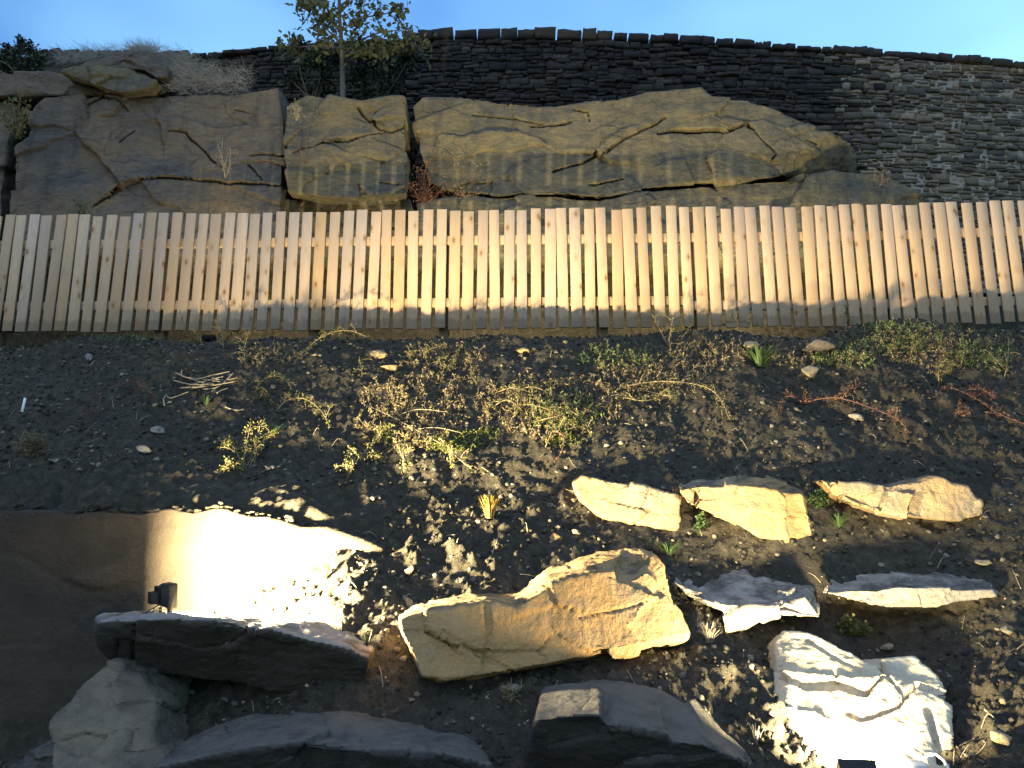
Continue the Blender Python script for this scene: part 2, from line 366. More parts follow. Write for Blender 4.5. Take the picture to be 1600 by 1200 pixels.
for row in [
    [(-150, 534, 6.4), (200, 532, 6.35), (500, 528, 6.3), (800, 527, 6.3), (1100, 520, 6.28), (1400, 508, 6.25), (1750, 499, 6.2)],
    [(-150, 560, 6.1), (200, 560, 6.08), (500, 558, 6.05), (800, 558, 6.05), (1100, 554, 6.02), (1400, 546, 5.98), (1750, 540, 5.9)],
    [(-150, 592, 5.8), (200, 592, 5.78), (500, 590, 5.76), (800, 590, 5.75), (1100, 588, 5.73), (1400, 585, 5.7), (1750, 580, 5.6)],
    [(-150, 650, 5.3), (200, 650, 5.3), (500, 650, 5.32), (800, 650, 5.36), (1100, 650, 5.4), (1400, 650, 5.38), (1750, 650, 5.3)],
    [(-150, 700, 4.90), (150, 700, 4.90), (400, 700, 4.95), (650, 700, 5.02), (900, 700, 5.1), (1300, 700, 5.12), (1650, 700, 5.05)],
    [(-150, 750, 4.48), (150, 750, 4.48), (400, 750, 4.52), (600, 750, 4.72), (900, 755, 4.85), (1300, 755, 4.88), (1650, 750, 4.8)],
    [(-150, 796, 4.2), (100, 796, 4.2), (300, 793, 4.2), (450, 800, 4.22)],
    [(600, 850, 4.24), (700, 850, 4.21), (800, 850, 4.36), (950, 850, 4.45), (1250, 850, 4.5), (1620, 850, 4.4)],
    [(640, 900, 3.98), (560, 860, 4.15), (1150, 880, 4.48), (1500, 880, 4.45)],
    [(600, 958, 3.62), (1100, 1000, 3.95), (1620, 960, 4.05), (1350, 980, 4.32)],
    [(600, 1050, 3.38), (610, 1005, 3.47), (800, 1060, 3.45), (1150, 1050, 3.62), (1350, 1080, 4.02), (1260, 1050, 4.0), (1560, 1060, 3.62)],
    [(600, 1130, 3.22), (1150, 1130, 3.42), (1380, 1150, 3.74), (1600, 1130, 3.4), (850, 1130, 3.2)],
    [(600, 1200, 3.0), (1000, 1200, 3.05), (1200, 1205, 3.22), (1400, 1222, 3.36), (1500, 1205, 3.22), (1750, 1200, 3.0)],
]:
    up_pts += [P(*q) for q in row]
for x in (-4, -2, 0, 2, 4): up_pts.append((x, 2.4, 0.34))
for x in (-5.5, -3.5, -1.5, 0.5, 2.5): up_pts += [(x, 6.72, CZ + 1.68), (x, 7.1, CZ + 1.66)]
up_pts += [(4.2, 6.7, CZ + 1.77), (5.6, 6.7, CZ + 1.80), (4.2, 7.1, CZ + 1.78), (5.6, 7.1, CZ + 1.8)]
lo_pts += [P(*q) for q in [(480, 905, 4.08), (545, 868, 4.17), (400, 950, 4.02), (330, 975, 3.97), (250, 990, 3.97), (520, 952, 3.72), (570, 956, 3.64),
                           (480, 1100, 3.32), (560, 1060, 3.40), (600, 958, 3.62), (580, 1005, 3.46), (560, 1150, 3.15), (600, 1200, 3.0), (400, 1150, 3.15)]]
lo_pts += [(-1.9, 3.95, .80), (-2.4, 3.95, .52), (-3.2, 3.95, .42), (-5, 3.95, .40), (-1.9, 4.3, .85), (-2.4, 4.3, .55), (-3.2, 4.3, .45), (-5, 4.3, .45),
           (-1.2, 3.5, .95), (-1.7, 3.5, .78), (-2.2, 3.5, .50), (-1.2, 3.0, .70), (-1.8, 3.0, .58), (-3, 3.2, .38), (-5, 3.2, .36),
           (-2, 2.4, .34), (-4, 2.4, .34), (0, 2.4, .34)]
f_up, f_lo = tps(up_pts), tps(lo_pts)
def h_base(x, y):
    x = np.asarray(x, float).ravel(); y = np.asarray(y, float).ravel()
    yc = np.clip(y, 2.4, 7.25); xc = np.clip(x, -6, 6)
    up = f_up(xc, yc); lo = f_lo(xc, np.clip(yc, 2.4, 4.3))
    m = smooth(4.27, 4.19, yc) * smooth(-0.72, -1.02, xc)
    h = up * (1 - m) + lo * m
    near = smooth(2.4, 1.7, y); h = h * (1 - near) + 0.0 * near
    back = smooth(7.2, 7.5, y); h = h * (1 - back) + 3.42 * back
    hill = np.where(x < 4.6, 6.1, 6.1 - 2.4 * smooth(4.6, 6.0, x))
    st = smooth(8.95, 9.35, y); h = h * (1 - st) + hill * st
    return h
def relief(x, y, h):
    x = np.asarray(x, float); y = np.asarray(y, float)
    on = smooth(2.2, 2.7, y) * smooth(7.25, 6.9, y)
    p = np.stack([x, y, h], 1)
    d = 0.075 * noise(p * 1.3, 3) + 0.045 * noise(p * 3.1, 4)
    ridge = 1 - np.abs(noise(p * 6.5, 5)) * 2
    d += 0.034 * (ridge - 0.6) + 0.030 * noise(p * 11, 6) + 0.042 * (np.abs(noise(p * 17, 7)) - 0.2) + 0.026 * (np.abs(noise(p * 31, 77)) - .2) + 0.014 * noise(p * 48, 8)
    on = on * (1 - 0.55 * np.exp(-(((x + 1.05) / 0.55) ** 2 + ((y - 4.0) / 0.3) ** 2)))
    on = on * (1 - 0.7 * np.exp(-(((x - 1.6) / 0.35) ** 2 + ((y - 3.65) / 0.35) ** 2)))
    on = on * (1 + 1.0 * np.exp(-(((x + 0.35) / 0.6) ** 2 + ((y - 4.35) / 0.4) ** 2)) + 0.6 * np.exp(-(((x + 0.7) / 1.0) ** 2 + ((y - 5.3) / 0.6) ** 2)))
    rough = 0.7 + 0.7 * smooth(-0.25, 0.35, noise(p * 0.8, 9))
    return d * on * rough
def H(x, y):
    b = h_base(x, y); return b + relief(np.ravel(x), np.ravel(y), b)
def G(px, py, lift=0.0, y0=2.5, y1=7.4):
    """the point of the bank seen at this pixel"""
    d = ray(px, py); Y = np.arange(y0, y1, 0.015); X = Y * d[0] / d[1]; Z = Y * d[2] / d[1] + CZ
    below = np.nonzero(Z < H(X, Y))[0]
    k = below[0] if len(below) else len(Y) - 1
    p = np.array([X[k], Y[k], Z[k]])
    return p + np.array([0, -0.5, 0.85]) * lift
def axis(a, b, step, lo, hi):
    fine = np.arange(a, b + step / 2, step); out = list(fine); s, v = step, a
    left = []
    while v > lo: s = min(s * 1.35, 8); v -= s; left.append(v)
    s, v = step, b; right = []
    while v < hi: s = min(s * 1.35, 8); v += s; right.append(v)
    return np.array(left[::-1] + out + right)
gx = axis(-5.5, 5.3, 0.0135, -90, 90); gy = axis(2.6, 7.3, 0.0125, -90, 120)
gy = np.unique(np.concatenate([gy, np.arange(8.0, 10.0, 0.06)]))
XX, YY = np.meshgrid(gx, gy); xf, yf = XX.ravel(), YY.ravel()
hb = h_base(xf, yf); hz = hb + relief(xf, yf, hb)
nx, ny = len(gx), len(gy); idx = np.arange(nx * ny).reshape(ny, nx)
F = np.stack([idx[:-1, :-1].ravel(), idx[:-1, 1:].ravel(), idx[1:, 1:].ravel(), idx[1:, :-1].ravel()], 1)
structure('ground', np_mesh('ground', np.stack([xf, yf, hz], 1), F), M['soil'], 'steep bank of dark crumbly soil')

# ------------------------------------------------------------------ rocks
def voxel(V, faces, size):
    me = bpy.data.meshes.new('tmp'); me.from_pydata([tuple(v) for v in V], [], faces)
    bm = bmesh.new(); bm.from_mesh(me)
    bmesh.ops.triangulate(bm, faces=bm.faces, ngon_method='EAR_CLIP'); bmesh.ops.recalc_face_normals(bm, faces=bm.faces)
    bm.to_mesh(me); bm.free()
    o = bpy.data.objects.new('tmp', me); C.objects.link(o)
    r = o.modifiers.new('r', 'REMESH'); r.mode = 'VOXEL'; r.voxel_size = size
    dg = bpy.context.evaluated_depsgraph_get(); ev = o.evaluated_get(dg); m = ev.to_mesh()
    n = len(m.vertices); V2 = np.empty(n * 3); m.vertices.foreach_get('co', V2)
    N2 = np.empty(n * 3); m.vertex_normals.foreach_get('vector', N2)
    F2 = np.empty(len(m.loops), dtype=np.int32); m.loops.foreach_get('vertex_index', F2)
    ev.to_mesh_clear(); bpy.data.objects.remove(o); bpy.data.meshes.remove(me)
    return V2.reshape(-1, 3), N2.reshape(-1, 3), F2.reshape(-1, 4)
def normals(V, F):
    a, b = V[F[:, 2]] - V[F[:, 0]], V[F[:, 3]] - V[F[:, 1]]; fn = np.cross(a, b); N = np.zeros_like(V)
    for k in range(4): np.add.at(N, F[:, k], fn)
    return N / (np.linalg.norm(N, axis=1, keepdims=True) + 1e-12)
def seg_dist(p, poly):
    """distance in pixels from projected points to a polyline"""
    best = np.full(len(p), 1e9)
    for a, b in zip(poly[:-1], poly[1:]):
        a, b = np.array(a, float), np.array(b, float); ab = b - a
        t = np.clip(((p - a) @ ab) / (ab @ ab), 0, 1); best = np.minimum(best, np.linalg.norm(p - a - t[:, None] * ab, axis=1))
    return best
def rock_mesh(name, front, back, vox, rough=0.75, chips=40, seed=1, cracks=(), crackdep=1.0, crackw=1.0, crackstep=0.0, facets=(34, 0.014, 0.05), bed=(0.1, -0.1, 1.0), bedamp=0.006, depth_relief=0.0):
    """front and back are loops of the same length; the rock fills what lies between them"""
    n = len(front); V = list(front) + list(back)
    faces = [tuple(range(n)), tuple(range(2 * n - 1, n - 1, -1))] + [(i, i + n, (i + 1) % n + n, (i + 1) % n) for i in range(n)]
    V, N, F = voxel(V, faces, vox)
    rng = np.random.default_rng(seed); size = np.linalg.norm(V.max(0) - V.min(0))
    for _ in range(chips):
        k = rng.integers(len(V)); nn = N[k] + rng.normal(0, 0.55, 3); nn /= np.linalg.norm(nn)
        d = V @ nn; lim = d[k] - rng.uniform(0.0, 0.035) * size; cut = d > lim
        if 0 < cut.sum() < 0.05 * len(V): V[cut] -= (d[cut] - lim)[:, None] * nn * 0.9
    s = seed * 3.7; q = V + s
    if facets:
        nf, amp, tl = facets; S = V[rng.integers(0, len(V), nf)]; sc = np.array([1, 1, 2.0])
        wv = V + np.stack([noise(q * 2.5 + 9 * k, 80 + k) for k in range(3)], 1) * 0.07 * min(1.5, size) + np.stack([noise(q * 9 + 9 * k, 84 + k) for k in range(3)], 1) * 0.02
        best = np.full(len(V), 1e9); kk = np.zeros(len(V), int)
        for k in range(nf):
            d2 = (((wv - S[k]) * sc) ** 2).sum(1); mm = d2 < best; best[mm] = d2[mm]; kk[mm] = k
        T = rng.normal(0, tl, (nf, 3)); off = rng.uniform(-amp, amp, nf)[kk] + np.clip(((V - S[kk]) * T[kk]).sum(1), -2.5 * amp, 2.5 * amp)
        V = V + N * off[:, None]; N = normals(V, F)
    disp = 0.022 * noise(q * 2.2, seed) + 0.013 * noise(q * 6.0, seed + 1)
    rdg = 1 - 2 * np.abs(noise(q * 4.2, seed + 2)); disp += 0.014 * np.minimum(rdg, 0.35)
    disp += 0.007 * noise(q * 15, seed + 3) + 0.005 * noise(q * 36, seed + 4) + 0.0025 * noise(q * 75, seed + 7)
    b = np.array(bed) / np.linalg.norm(bed)
    t = (V @ b) * 7 + 1.6 * noise(q * 1.3, seed + 5); lay = noise(np.stack([t, q[:, 0] * .4, q[:, 1] * .4], 1), seed + 6)
    disp += bedamp * np.sign(lay) * np.minimum(1, np.abs(lay) * 4)
    V = V + N * (disp * rough)[:, None]
    if depth_relief:
        V[:, 1] += depth_relief * noise(np.stack([q[:, 0] * .9, q[:, 1] * .2, q[:, 2] * 1.1], 1), seed + 9) * (N[:, 1] < -0.2)
    if cracks:
        f = V[:, 1] * CP + (V[:, 2] - CZ) * SP; w = -V[:, 1] * SP + (V[:, 2] - CZ) * CP
        pp = np.stack([800 + FPX * V[:, 0] / f, 600 - FPX * w / f], 1)
        jit = np.stack([5.0 * noise(q * 4, 71), 5.0 * noise(q * 4, 72)], 1)
        for poly, wid, dep in cracks:
            dd = seg_dist(pp + jit, poly); wid = wid * crackw * np.clip(0.75 + 0.9 * noise(q * 3, 75), .3, 1.4); g = np.clip(1.15 - dd / wid, 0, 1) ** 0.5
            if crackstep:
                pa = np.array(poly, float); o_ = np.argsort(pa[:, 0]); yl = np.interp(pp[:, 0] + jit[:, 0], pa[o_, 0], pa[o_, 1]); dy = yl - (pp[:, 1] + jit[:, 1])
                ends = smooth(pa[:, 0].min() - 6, pa[:, 0].min() + 25, pp[:, 0]) * smooth(pa[:, 0].max() + 6, pa[:, 0].max() - 25, pp[:, 0])
                V[:, 1] -= crackstep * dep * 6 * ends * (np.where(dy > 0, np.exp(-dy / 45), 0)) * (N[:, 1] < -0.2)
            V = V - N * (g * dep * crackdep)[:, None] * (N[:, 1:2] < 0.3)
    return np_mesh(name, V, F)
def loop(pts, Y, ty=0.0, tx=0.0):
    """pixel loop to points; ty, tx tilt the face (m per 100 px)"""
    cx = sum(p[0] for p in pts) / len(pts); cy = sum(p[1] for p in pts) / len(pts)
    return [P(p[0], p[1], (p[2] if len(p) > 2 else Y) + ty * (p[1] - cy) / 100 + tx * (p[0] - cx) / 100) for p in pts]
def boulder(label, mat, pts, Y, depth, ty=0.0, tx=0.0, rise=0.0, shrink=0.9, name='boulder', group='boulders set into the bank', vox=0.009,
            back=None, **kw):
    fr = loop(pts, Y, ty, tx); c = sum(fr) / len(fr)
    if back is None:
        bk = []
        for p in fr:
            q = c + (p - c) * np.array([shrink, 1, shrink]); q = q + np.array([0, depth, rise * depth]); bk.append(q)
    else: bk = loop(back, Y + depth)
    o = link(name, rock_mesh(name, fr, bk, vox, **kw), M[mat])
    return tag(o, label, 'boulder', group)

boulder('tapered pale boulder pointing left, leftmost of the upper row of three', 'boulder',
        [(896, 755), (912, 744), (940, 748), (1000, 764), (1063, 780), (1062, 834), (1030, 832), (985, 824), (940, 808), (908, 782)],
        4.62, 0.42, ty=-0.10, rise=0.10, seed=2, bed=(.3, 0, 1))
boulder('blocky cream boulder with flat grey top in the middle of the upper row', 'boulder',
        [(1058, 766), (1090, 757), (1165, 760), (1252, 772), (1264, 800), (1271, 838), (1228, 847), (1185, 840), (1145, 815), (1105, 800), (1072, 785)],
        4.55, 0.40, ty=-0.08, back=[(1060, 752), (1080, 746), (1165, 741), (1215, 744), (1255, 760), (1262, 790), (1265, 830), (1228, 840), (1185, 835), (1145, 812), (1105, 795), ],
        seed=3, cracks=[([(1091, 755), (1088, 800)], 4, 0.05)])
boulder('long low ochre boulder with stepped right shoulder, right end of the upper row', 'boulder',
        [(1283, 748), (1330, 755), (1380, 758), (1440, 752), (1473, 743), (1486, 756), (1512, 761), (1531, 785), (1533, 803), (1500, 812), (1440, 810), (1380, 802), (1335, 788), (1300, 772)],
        4.62, 0.42, ty=-0.10, rise=0.02, seed=4)
boulder('largest boulder, ochre wedge with broad lit front face below the loose soil', 'boulder',
        [(622, 966), (642, 958), (760, 944), (805, 950), (860, 914), (920, 896), (960, 892), (966, 906), (988, 905), (1012, 892), (1032, 908), (1050, 950), (1073, 996),
         (1058, 1005), (1000, 1024), (920, 1036), (850, 1042), (790, 1054), (690, 1060), (660, 1056), (642, 1020), (626, 992)],
        3.45, 0.60, ty=-0.07, tx=0.07,
        back=[(640, 948), (665, 940), (765, 930), (805, 925), (850, 890), (905, 868), (950, 862), (975, 858), (1000, 857), (1020, 864), (1035, 880), (1050, 935), (1065, 985),
              (1050, 1000), (1000, 1015), (920, 1030), (850, 1036), (790, 1048), (690, 1052), (665, 1048), (650, 1015), (640, 990)],
        seed=5, chips=30, cracks=[([(760, 946), (764, 1000), (757, 1040)], 5, 0.015), ([(690, 985), (730, 1015), (800, 1050)], 3, 0.01), ([(905, 965), (980, 950), (1020, 938)], 2.5, 0.012)])
boulder('grey flat-topped slab with notched pale front edge, right of the largest boulder', 'boulder_grey',
        [(1050, 907), (1090, 927), (1128, 944), (1160, 949), (1205, 950), (1238, 942), (1262, 930), (1281, 932), (1283, 967), (1255, 966), (1228, 962), (1198, 967), (1165, 983), (1135, 987), (1128, 958), (1085, 940)],
        4.08, 0.42, ty=-0.05, back=[(1052, 902), (1070, 895), (1110, 889), (1140, 885), (1170, 890), (1195, 898), (1225, 909), (1262, 912), (1275, 930), (1255, 945), (1228, 948), (1198, 950), (1165, 965), (1140, 965), (1128, 945), (1085, 925)],
        seed=6, chips=34)
boulder('long thin dark slab with a bright cream front edge at far right', 'boulder_grey',
        [(1285, 926), (1320, 923), (1370, 921), (1400, 916), (1480, 920), (1550, 922), (1557, 932), (1500, 942), (1445, 952), (1390, 952), (1335, 940)],
        4.16, 0.42, ty=-0.05, back=[(1295, 905), (1320, 900), (1370, 894), (1410, 890), (1480, 887), (1540, 886), (1557, 902), (1510, 925), (1445, 935), (1390, 935), (1335, 925)],
        seed=7, chips=26)
boulder('big boulder glaring white in front of the lower floodlight, split by ragged cracks', 'boulder_pale',
        [(1213, 1003, 3.97), (1226, 989, 4.02), (1262, 991, 4.01), (1330, 1021, 3.90), (1362, 1040, 3.83), (1380, 1030, 3.87), (1430, 1028, 3.88), (1466, 1060, 3.76), (1486, 1112, 3.57), (1495, 1185, 3.30),
         (1470, 1215, 3.18), (1360, 1235, 3.11), (1262, 1225, 3.15), (1236, 1180, 3.31), (1216, 1090, 3.65)],
        3.70, 0.38, rise=-0.2, facets=(14, .010, .03), seed=8, vox=0.009, chips=34,
        cracks=[([(1216, 1052), (1262, 1070), (1310, 1064), (1352, 1082), (1385, 1052), (1372, 1036)], 8, 0.05), ([(1328, 1112), (1348, 1122), (1402, 1100), (1432, 1068), (1470, 1082), (1488, 1095)], 7, 0.045),
                ([(1385, 1052), (1412, 1082), (1432, 1068)], 6, 0.04), ([(1450, 1108), (1462, 1150), (1468, 1190)], 6, 0.04), ([(1262, 1000), (1320, 1034), (1345, 1046)], 4, 0.025)])
boulder('long dark ledge boulder carrying the small black floodlight', 'boulder_ledge',
        [(155, 976), (200, 970), (245, 967), (300, 970), (362, 974), (400, 988), (416, 984), (470, 996), (540, 1016), (572, 1032), (566, 1076), (540, 1088), (440, 1078), (360, 1064), (300, 1058), (262, 1054), (200, 1042), (164, 1012)],
        3.23, 0.56, ty=0.26, back=[(165, 966), (205, 961), (250, 957), (300, 957), (362, 958), (410, 960), (440, 962), (500, 968), (560, 980), (594, 992), (585, 1030), (545, 1050), (440, 1050), (360, 1040), (300, 1035), (262, 1030), (200, 1020), (168, 995)],
        seed=9, facets=(16, .008, .03), chips=12, cracks=[([(212, 968), (206, 1045)], 3, 0.015)])
boulder('pale upright boulder with quartz-like crest at lower left', 'boulder_mid',
        [(163, 1042), (182, 1038), (222, 1066), (243, 1100), (238, 1150), (262, 1205), (250, 1260), (80, 1260), (82, 1130), (102, 1108), (130, 1070)],
        3.08, 0.40, ty=-0.12, seed=10, rise=0.1)
boulder('low mossy boulder cut off by the bottom left corner', 'boulder_dark',
        [(-30, 1215), (15, 1198), (45, 1172), (82, 1155), (100, 1190), (110, 1260), (-30, 1260)], 3.15, 0.35, seed=11)
boulder('broad dark flat slab along the bottom edge, left of centre', 'boulder_flat',
        [(240, 1202), (330, 1180), (400, 1168), (470, 1160), (525, 1168), (560, 1172), (640, 1176), (705, 1180), (770, 1200), (760, 1270), (500, 1280), (250, 1270)],
        2.82, 0.45, ty=0.28, back=[(285, 1160), (330, 1140), (400, 1122), (470, 1112), (525, 1112), (560, 1115), (640, 1125), (700, 1140), (740, 1165), (740, 1240), (500, 1250), (280, 1240)],
        seed=12, facets=(18, .008, .03), chips=8)
boulder('blue-grey slab with dark broken front, bottom edge right of centre', 'boulder_flat',
        [(820, 1185), (838, 1125), (890, 1118), (938, 1117), (948, 1132), (1040, 1148), (1046, 1158), (1100, 1164), (1160, 1190), (1190, 1225), (1150, 1280), (820, 1280)],
        2.88, 0.5, ty=0.30, back=[(840, 1130), (848, 1072), (890, 1064), (940, 1061), (985, 1064), (1030, 1074), (1070, 1090), (1110, 1118), (1160, 1160), (1180, 1200), (1150, 1240), (840, 1240)],
        seed=13, facets=(18, .008, .03), chips=8)
# left bedrock slab: its own thing, behind the floodlight
o = link('rock_slab', rock_mesh('rock_slab', loop([(-260, 797), (0, 801), (60, 797), (110, 804), (165, 798), (215, 804), (262, 794), (300, 801), (345, 793), (385, 806), (430, 810), (470, 824), (515, 826), (570, 846), (600, 860), (560, 905), (460, 990), (300, 1180), (0, 1290), (-260, 1290)], 4.16, ty=0.02),
         [p + np.array([0, .15, .0]) for p in loop([(-260, 797), (0, 801), (60, 797), (110, 804), (165, 798), (215, 804), (262, 794), (300, 801), (345, 793), (385, 806), (430, 810), (470, 824), (515, 826), (570, 846), (600, 860), (560, 905), (460, 990), (300, 1180), (0, 1290), (-260, 1290)], 4.16, ty=0.02)],
         0.014, rough=0.5, chips=0, seed=14, bedamp=0.003, facets=(30, .008, .02)), M['slab'])
tag(o, 'smooth brown bedrock slab behind the small floodlight, glaring at its right end', 'rock slab')

# quarry face
def face(label, mat, pts, Y, depth, name='rock_face', vox=0.0125, cat='rock face', **kw):
    kw['depth_relief'] = 0.07; kw.setdefault('chips', 4); kw.setdefault('crackdep', 2.6); kw.setdefault('crackw', 0.42); kw.setdefault('crackstep', 0.045); kw.setdefault('facets', (70, 0.018, 0.06))
    fr = loop(pts, Y, kw.pop('ty', -0.05), kw.pop('tx', 0)); bk = [p + np.array([0, depth, 0.12 * depth]) for p in fr]
    return tag(link(name, rock_mesh(name, fr, bk, vox, rough=0.8, bedamp=0.006, **kw), M[mat]), label, cat, 'blocks of the quarry face')
face('dark grey jointed rock face behind the left third of the fence', 'cliff_grey',
     [(24, 228), (46, 214), (52, 170), (72, 153), (200, 152), (300, 151), (380, 145), (433, 136), (438, 200), (440, 290), (443, 400), (2, 400), (16, 330)], 8.3, 1.2, seed=21, depth_relief=0.35,
     cracks=[([(145, 322), (190, 290), (215, 280), (290, 278), (350, 285), (440, 290)], 4, 0.10), ([(262, 206), (292, 207), (330, 250), (350, 262)], 4, 0.07), ([(392, 245), (410, 242), (445, 244)], 3.5, 0.08),
             ([(185, 222), (212, 206)], 3, 0.05), ([(390, 258), (410, 282)], 3, 0.04), ([(365, 172), (392, 178)], 2.5, 0.04), ([(135, 165), (160, 152), (185, 155), (200, 175)], 4, 0.05)])
face('rock face beyond the wide dark joint at the far left', 'cliff_grey', [(-430, 190), (-300, 168), (-60, 160), (30, 165), (25, 205), (14, 225), (2, 300), (-8, 400), (-430, 400)], 8.5, 1.2, seed=22)
face('dark layered bedrock shelf on top of the left rock face', 'cliff_grey', [(-160, 108), (0, 114), (60, 112), (110, 118), (150, 134), (188, 147), (60, 150), (-160, 152)], 8.4, 1.2, seed=23)
face('olive overhanging slab on the upper left shelf', 'cliff', [(95, 112), (120, 106), (195, 103), (222, 112), (243, 126), (228, 137), (192, 143), (165, 138), (135, 126)], 8.15, 0.9, seed=24, name='overhanging_rock', vox=0.014, facets=(24, .02, .06))
face('dark capping rock at the crest of the upper left shelf', 'cliff_grey', [(188, 88), (212, 77), (238, 82), (262, 102), (262, 118), (244, 122), (222, 108), (120, 108), (150, 94)], 8.35, 0.8, seed=25, name='overhanging_rock', vox=0.014, facets=(24, .02, .06))
face('square-cut rock block between two vertical joints', 'cliff',
     [(447, 152), (470, 146), (520, 154), (560, 157), (600, 153), (631, 153), (632, 230), (632, 300), (600, 303), (555, 311), (500, 308), (452, 300), (446, 220)], 8.22, 1.2, seed=26, depth_relief=0.22,
     cracks=[([(560, 166), (580, 190), (592, 203), (612, 206), (634, 200)], 4.5, 0.09), ([(450, 170), (465, 170)], 3, 0.05), ([(460, 240), (500, 222), (540, 220), (600, 208)], 3, 0.03), ([(590, 285), (625, 288)], 3, 0.04)])
face('ochre recess of bedrock under the square-cut block', 'cliff', [(444, 311), (500, 314), (560, 316), (600, 308), (640, 310), (650, 400), (444, 400)], 8.5, 1.0, seed=27)
face('great pale rock face under the dry stone wall, tapering down to the right', 'cliff',
     [(648, 168), (662, 154), (720, 153), (790, 159), (835, 166), (870, 167), (925, 162), (965, 160), (1010, 147), (1055, 141), (1096, 139), (1112, 151), (1166, 158), (1186, 165), (1252, 168), (1270, 192), (1278, 204), (1322, 205), (1352, 220), (1372, 268),
      (1300, 264), (1230, 274), (1160, 280), (1060, 288), (1000, 296), (952, 305), (900, 304), (870, 300), (815, 299), (780, 304), (720, 304), (690, 296), (668, 275), (655, 230)], 8.30, 1.2, seed=28, depth_relief=0.40, tx=-0.02,
     cracks=[([(945, 240), (975, 218), (1010, 200), (1040, 185)], 5, 0.10), ([(1030, 208), (1100, 204), (1140, 204), (1165, 194), (1180, 200)], 5, 0.12), ([(865, 268), (905, 255), (945, 240)], 4, 0.05), ([(924, 288), (975, 281)], 4, 0.08),
             ([(830, 197), (870, 195), (890, 192)], 4, 0.06), ([(740, 180), (800, 184), (860, 196)], 3, 0.03), ([(1180, 200), (1212, 240), (1205, 250)], 3, 0.04), ([(895, 172), (920, 175), (924, 192)], 3, 0.05), ([(1262, 218), (1280, 226)], 3, 0.05)])
face('pale lower bed of rock below the long crack', 'cliff',
     [(652, 318), (700, 309), (780, 310), (815, 305), (870, 305), (905, 309), (955, 311), (1000, 302), (1060, 294), (1160, 286), (1235, 280), (1300, 269), (1366, 273), (1412, 288), (1446, 308), (1462, 400), (652, 400)], 8.26, 1.2, seed=29, tx=-0.02, depth_relief=0.25)

# ------------------------------------------------------------------ dry stone wall
rng = random.Random(5)
def wall_y(x): return 10.85 + 0.009 * (x - 0.8) ** 2
TOP = [(-260, 92), (0, 84), (330, 88), (440, 76), (560, 70), (640, 66), (690, 58), (780, 60), (950, 62), (1060, 66), (1190, 74), (1310, 82), (1400, 88), (1500, 96), (1600, 105), (1800, 124)]
def wall_pt(px, py):
    Y = 11.0
    for _ in range(6): p = P(px, py, Y); Y = wall_y(p[0])
    return P(px, py, Y)
top_w = np.array([wall_pt(*q) for q in TOP])
def wall_top(x): return np.interp(x, top_w[:, 0], top_w[:, 2])
wall = empty('stone_wall', (0.8, wall_y(0.8), 4.0), 'long blackened dry stone wall with upright coping along the skyline', 'wall')
WO = np.array(wall.location)
def stone(mb, x0, x1, z0, z1, seed, jit=1.0, th=0.22, bulge=0.014, nx=5, nz=4, yoff=0.0):
    rr = random.Random(seed); V = []; w, h = x1 - x0, z1 - z0
    cj = [(rr.uniform(-.14, .10) * h * jit, rr.uniform(-.14, .12) * h * jit) for _ in range(4)]
    tilt = rr.uniform(-.02, .02); dep = rr.uniform(-0.02, 0.025) + yoff
    for j in range(nz):
        for i in range(nx):
            u, v = i / (nx - 1), j / (nz - 1)
            bx = [(1 - u) * (1 - v), u * (1 - v), u * v, (1 - u) * v]; sg = [(1, 1), (-1, 1), (-1, -1), (1, -1)]
            x = x0 + u * w + sum(bx[k] * cj[k][0] * sg[k][0] for k in range(4)); z = z0 + v * h + sum(bx[k] * cj[k][1] * sg[k][1] for k in range(4))
            e = min(1, 3.2 * min(u, 1 - u)) * min(1, 2.6 * min(v, 1 - v))
            y = dep - bulge * (e ** .5) + tilt * (u - .5) + rr.uniform(-.008, .008)
            x += rr.uniform(-.008, .008); z += rr.uniform(-.007, .007)
            V.append((x, wall_y(x) + y, z))
    n0 = len(V)
    ring = [i for i in range(nx)] + [j * nx + nx - 1 for j in range(1, nz)] + [(nz - 1) * nx + i for i in range(nx - 2, -1, -1)] + [j * nx for j in range(nz - 2, 0, -1)]
    for k in ring: V.append((V[k][0], V[k][1] + th, V[k][2]))
    F = [(j * nx + i, j * nx + i + 1, (j + 1) * nx + i + 1, (j + 1) * nx + i) for j in range(nz - 1) for i in range(nx - 1)]
    m = len(ring); F += [(ring[k], n0 + k, n0 + (k + 1) % m, ring[(k + 1) % m]) for k in range(m)]
    F.append(tuple(n0 + k for k in range(m)))
    mb.add([np.array(v) - WO for v in V], F)
mb = MB(); mb_r = MB(); z = 5.2; X0, X1 = -8.8, 9.6; row = 0
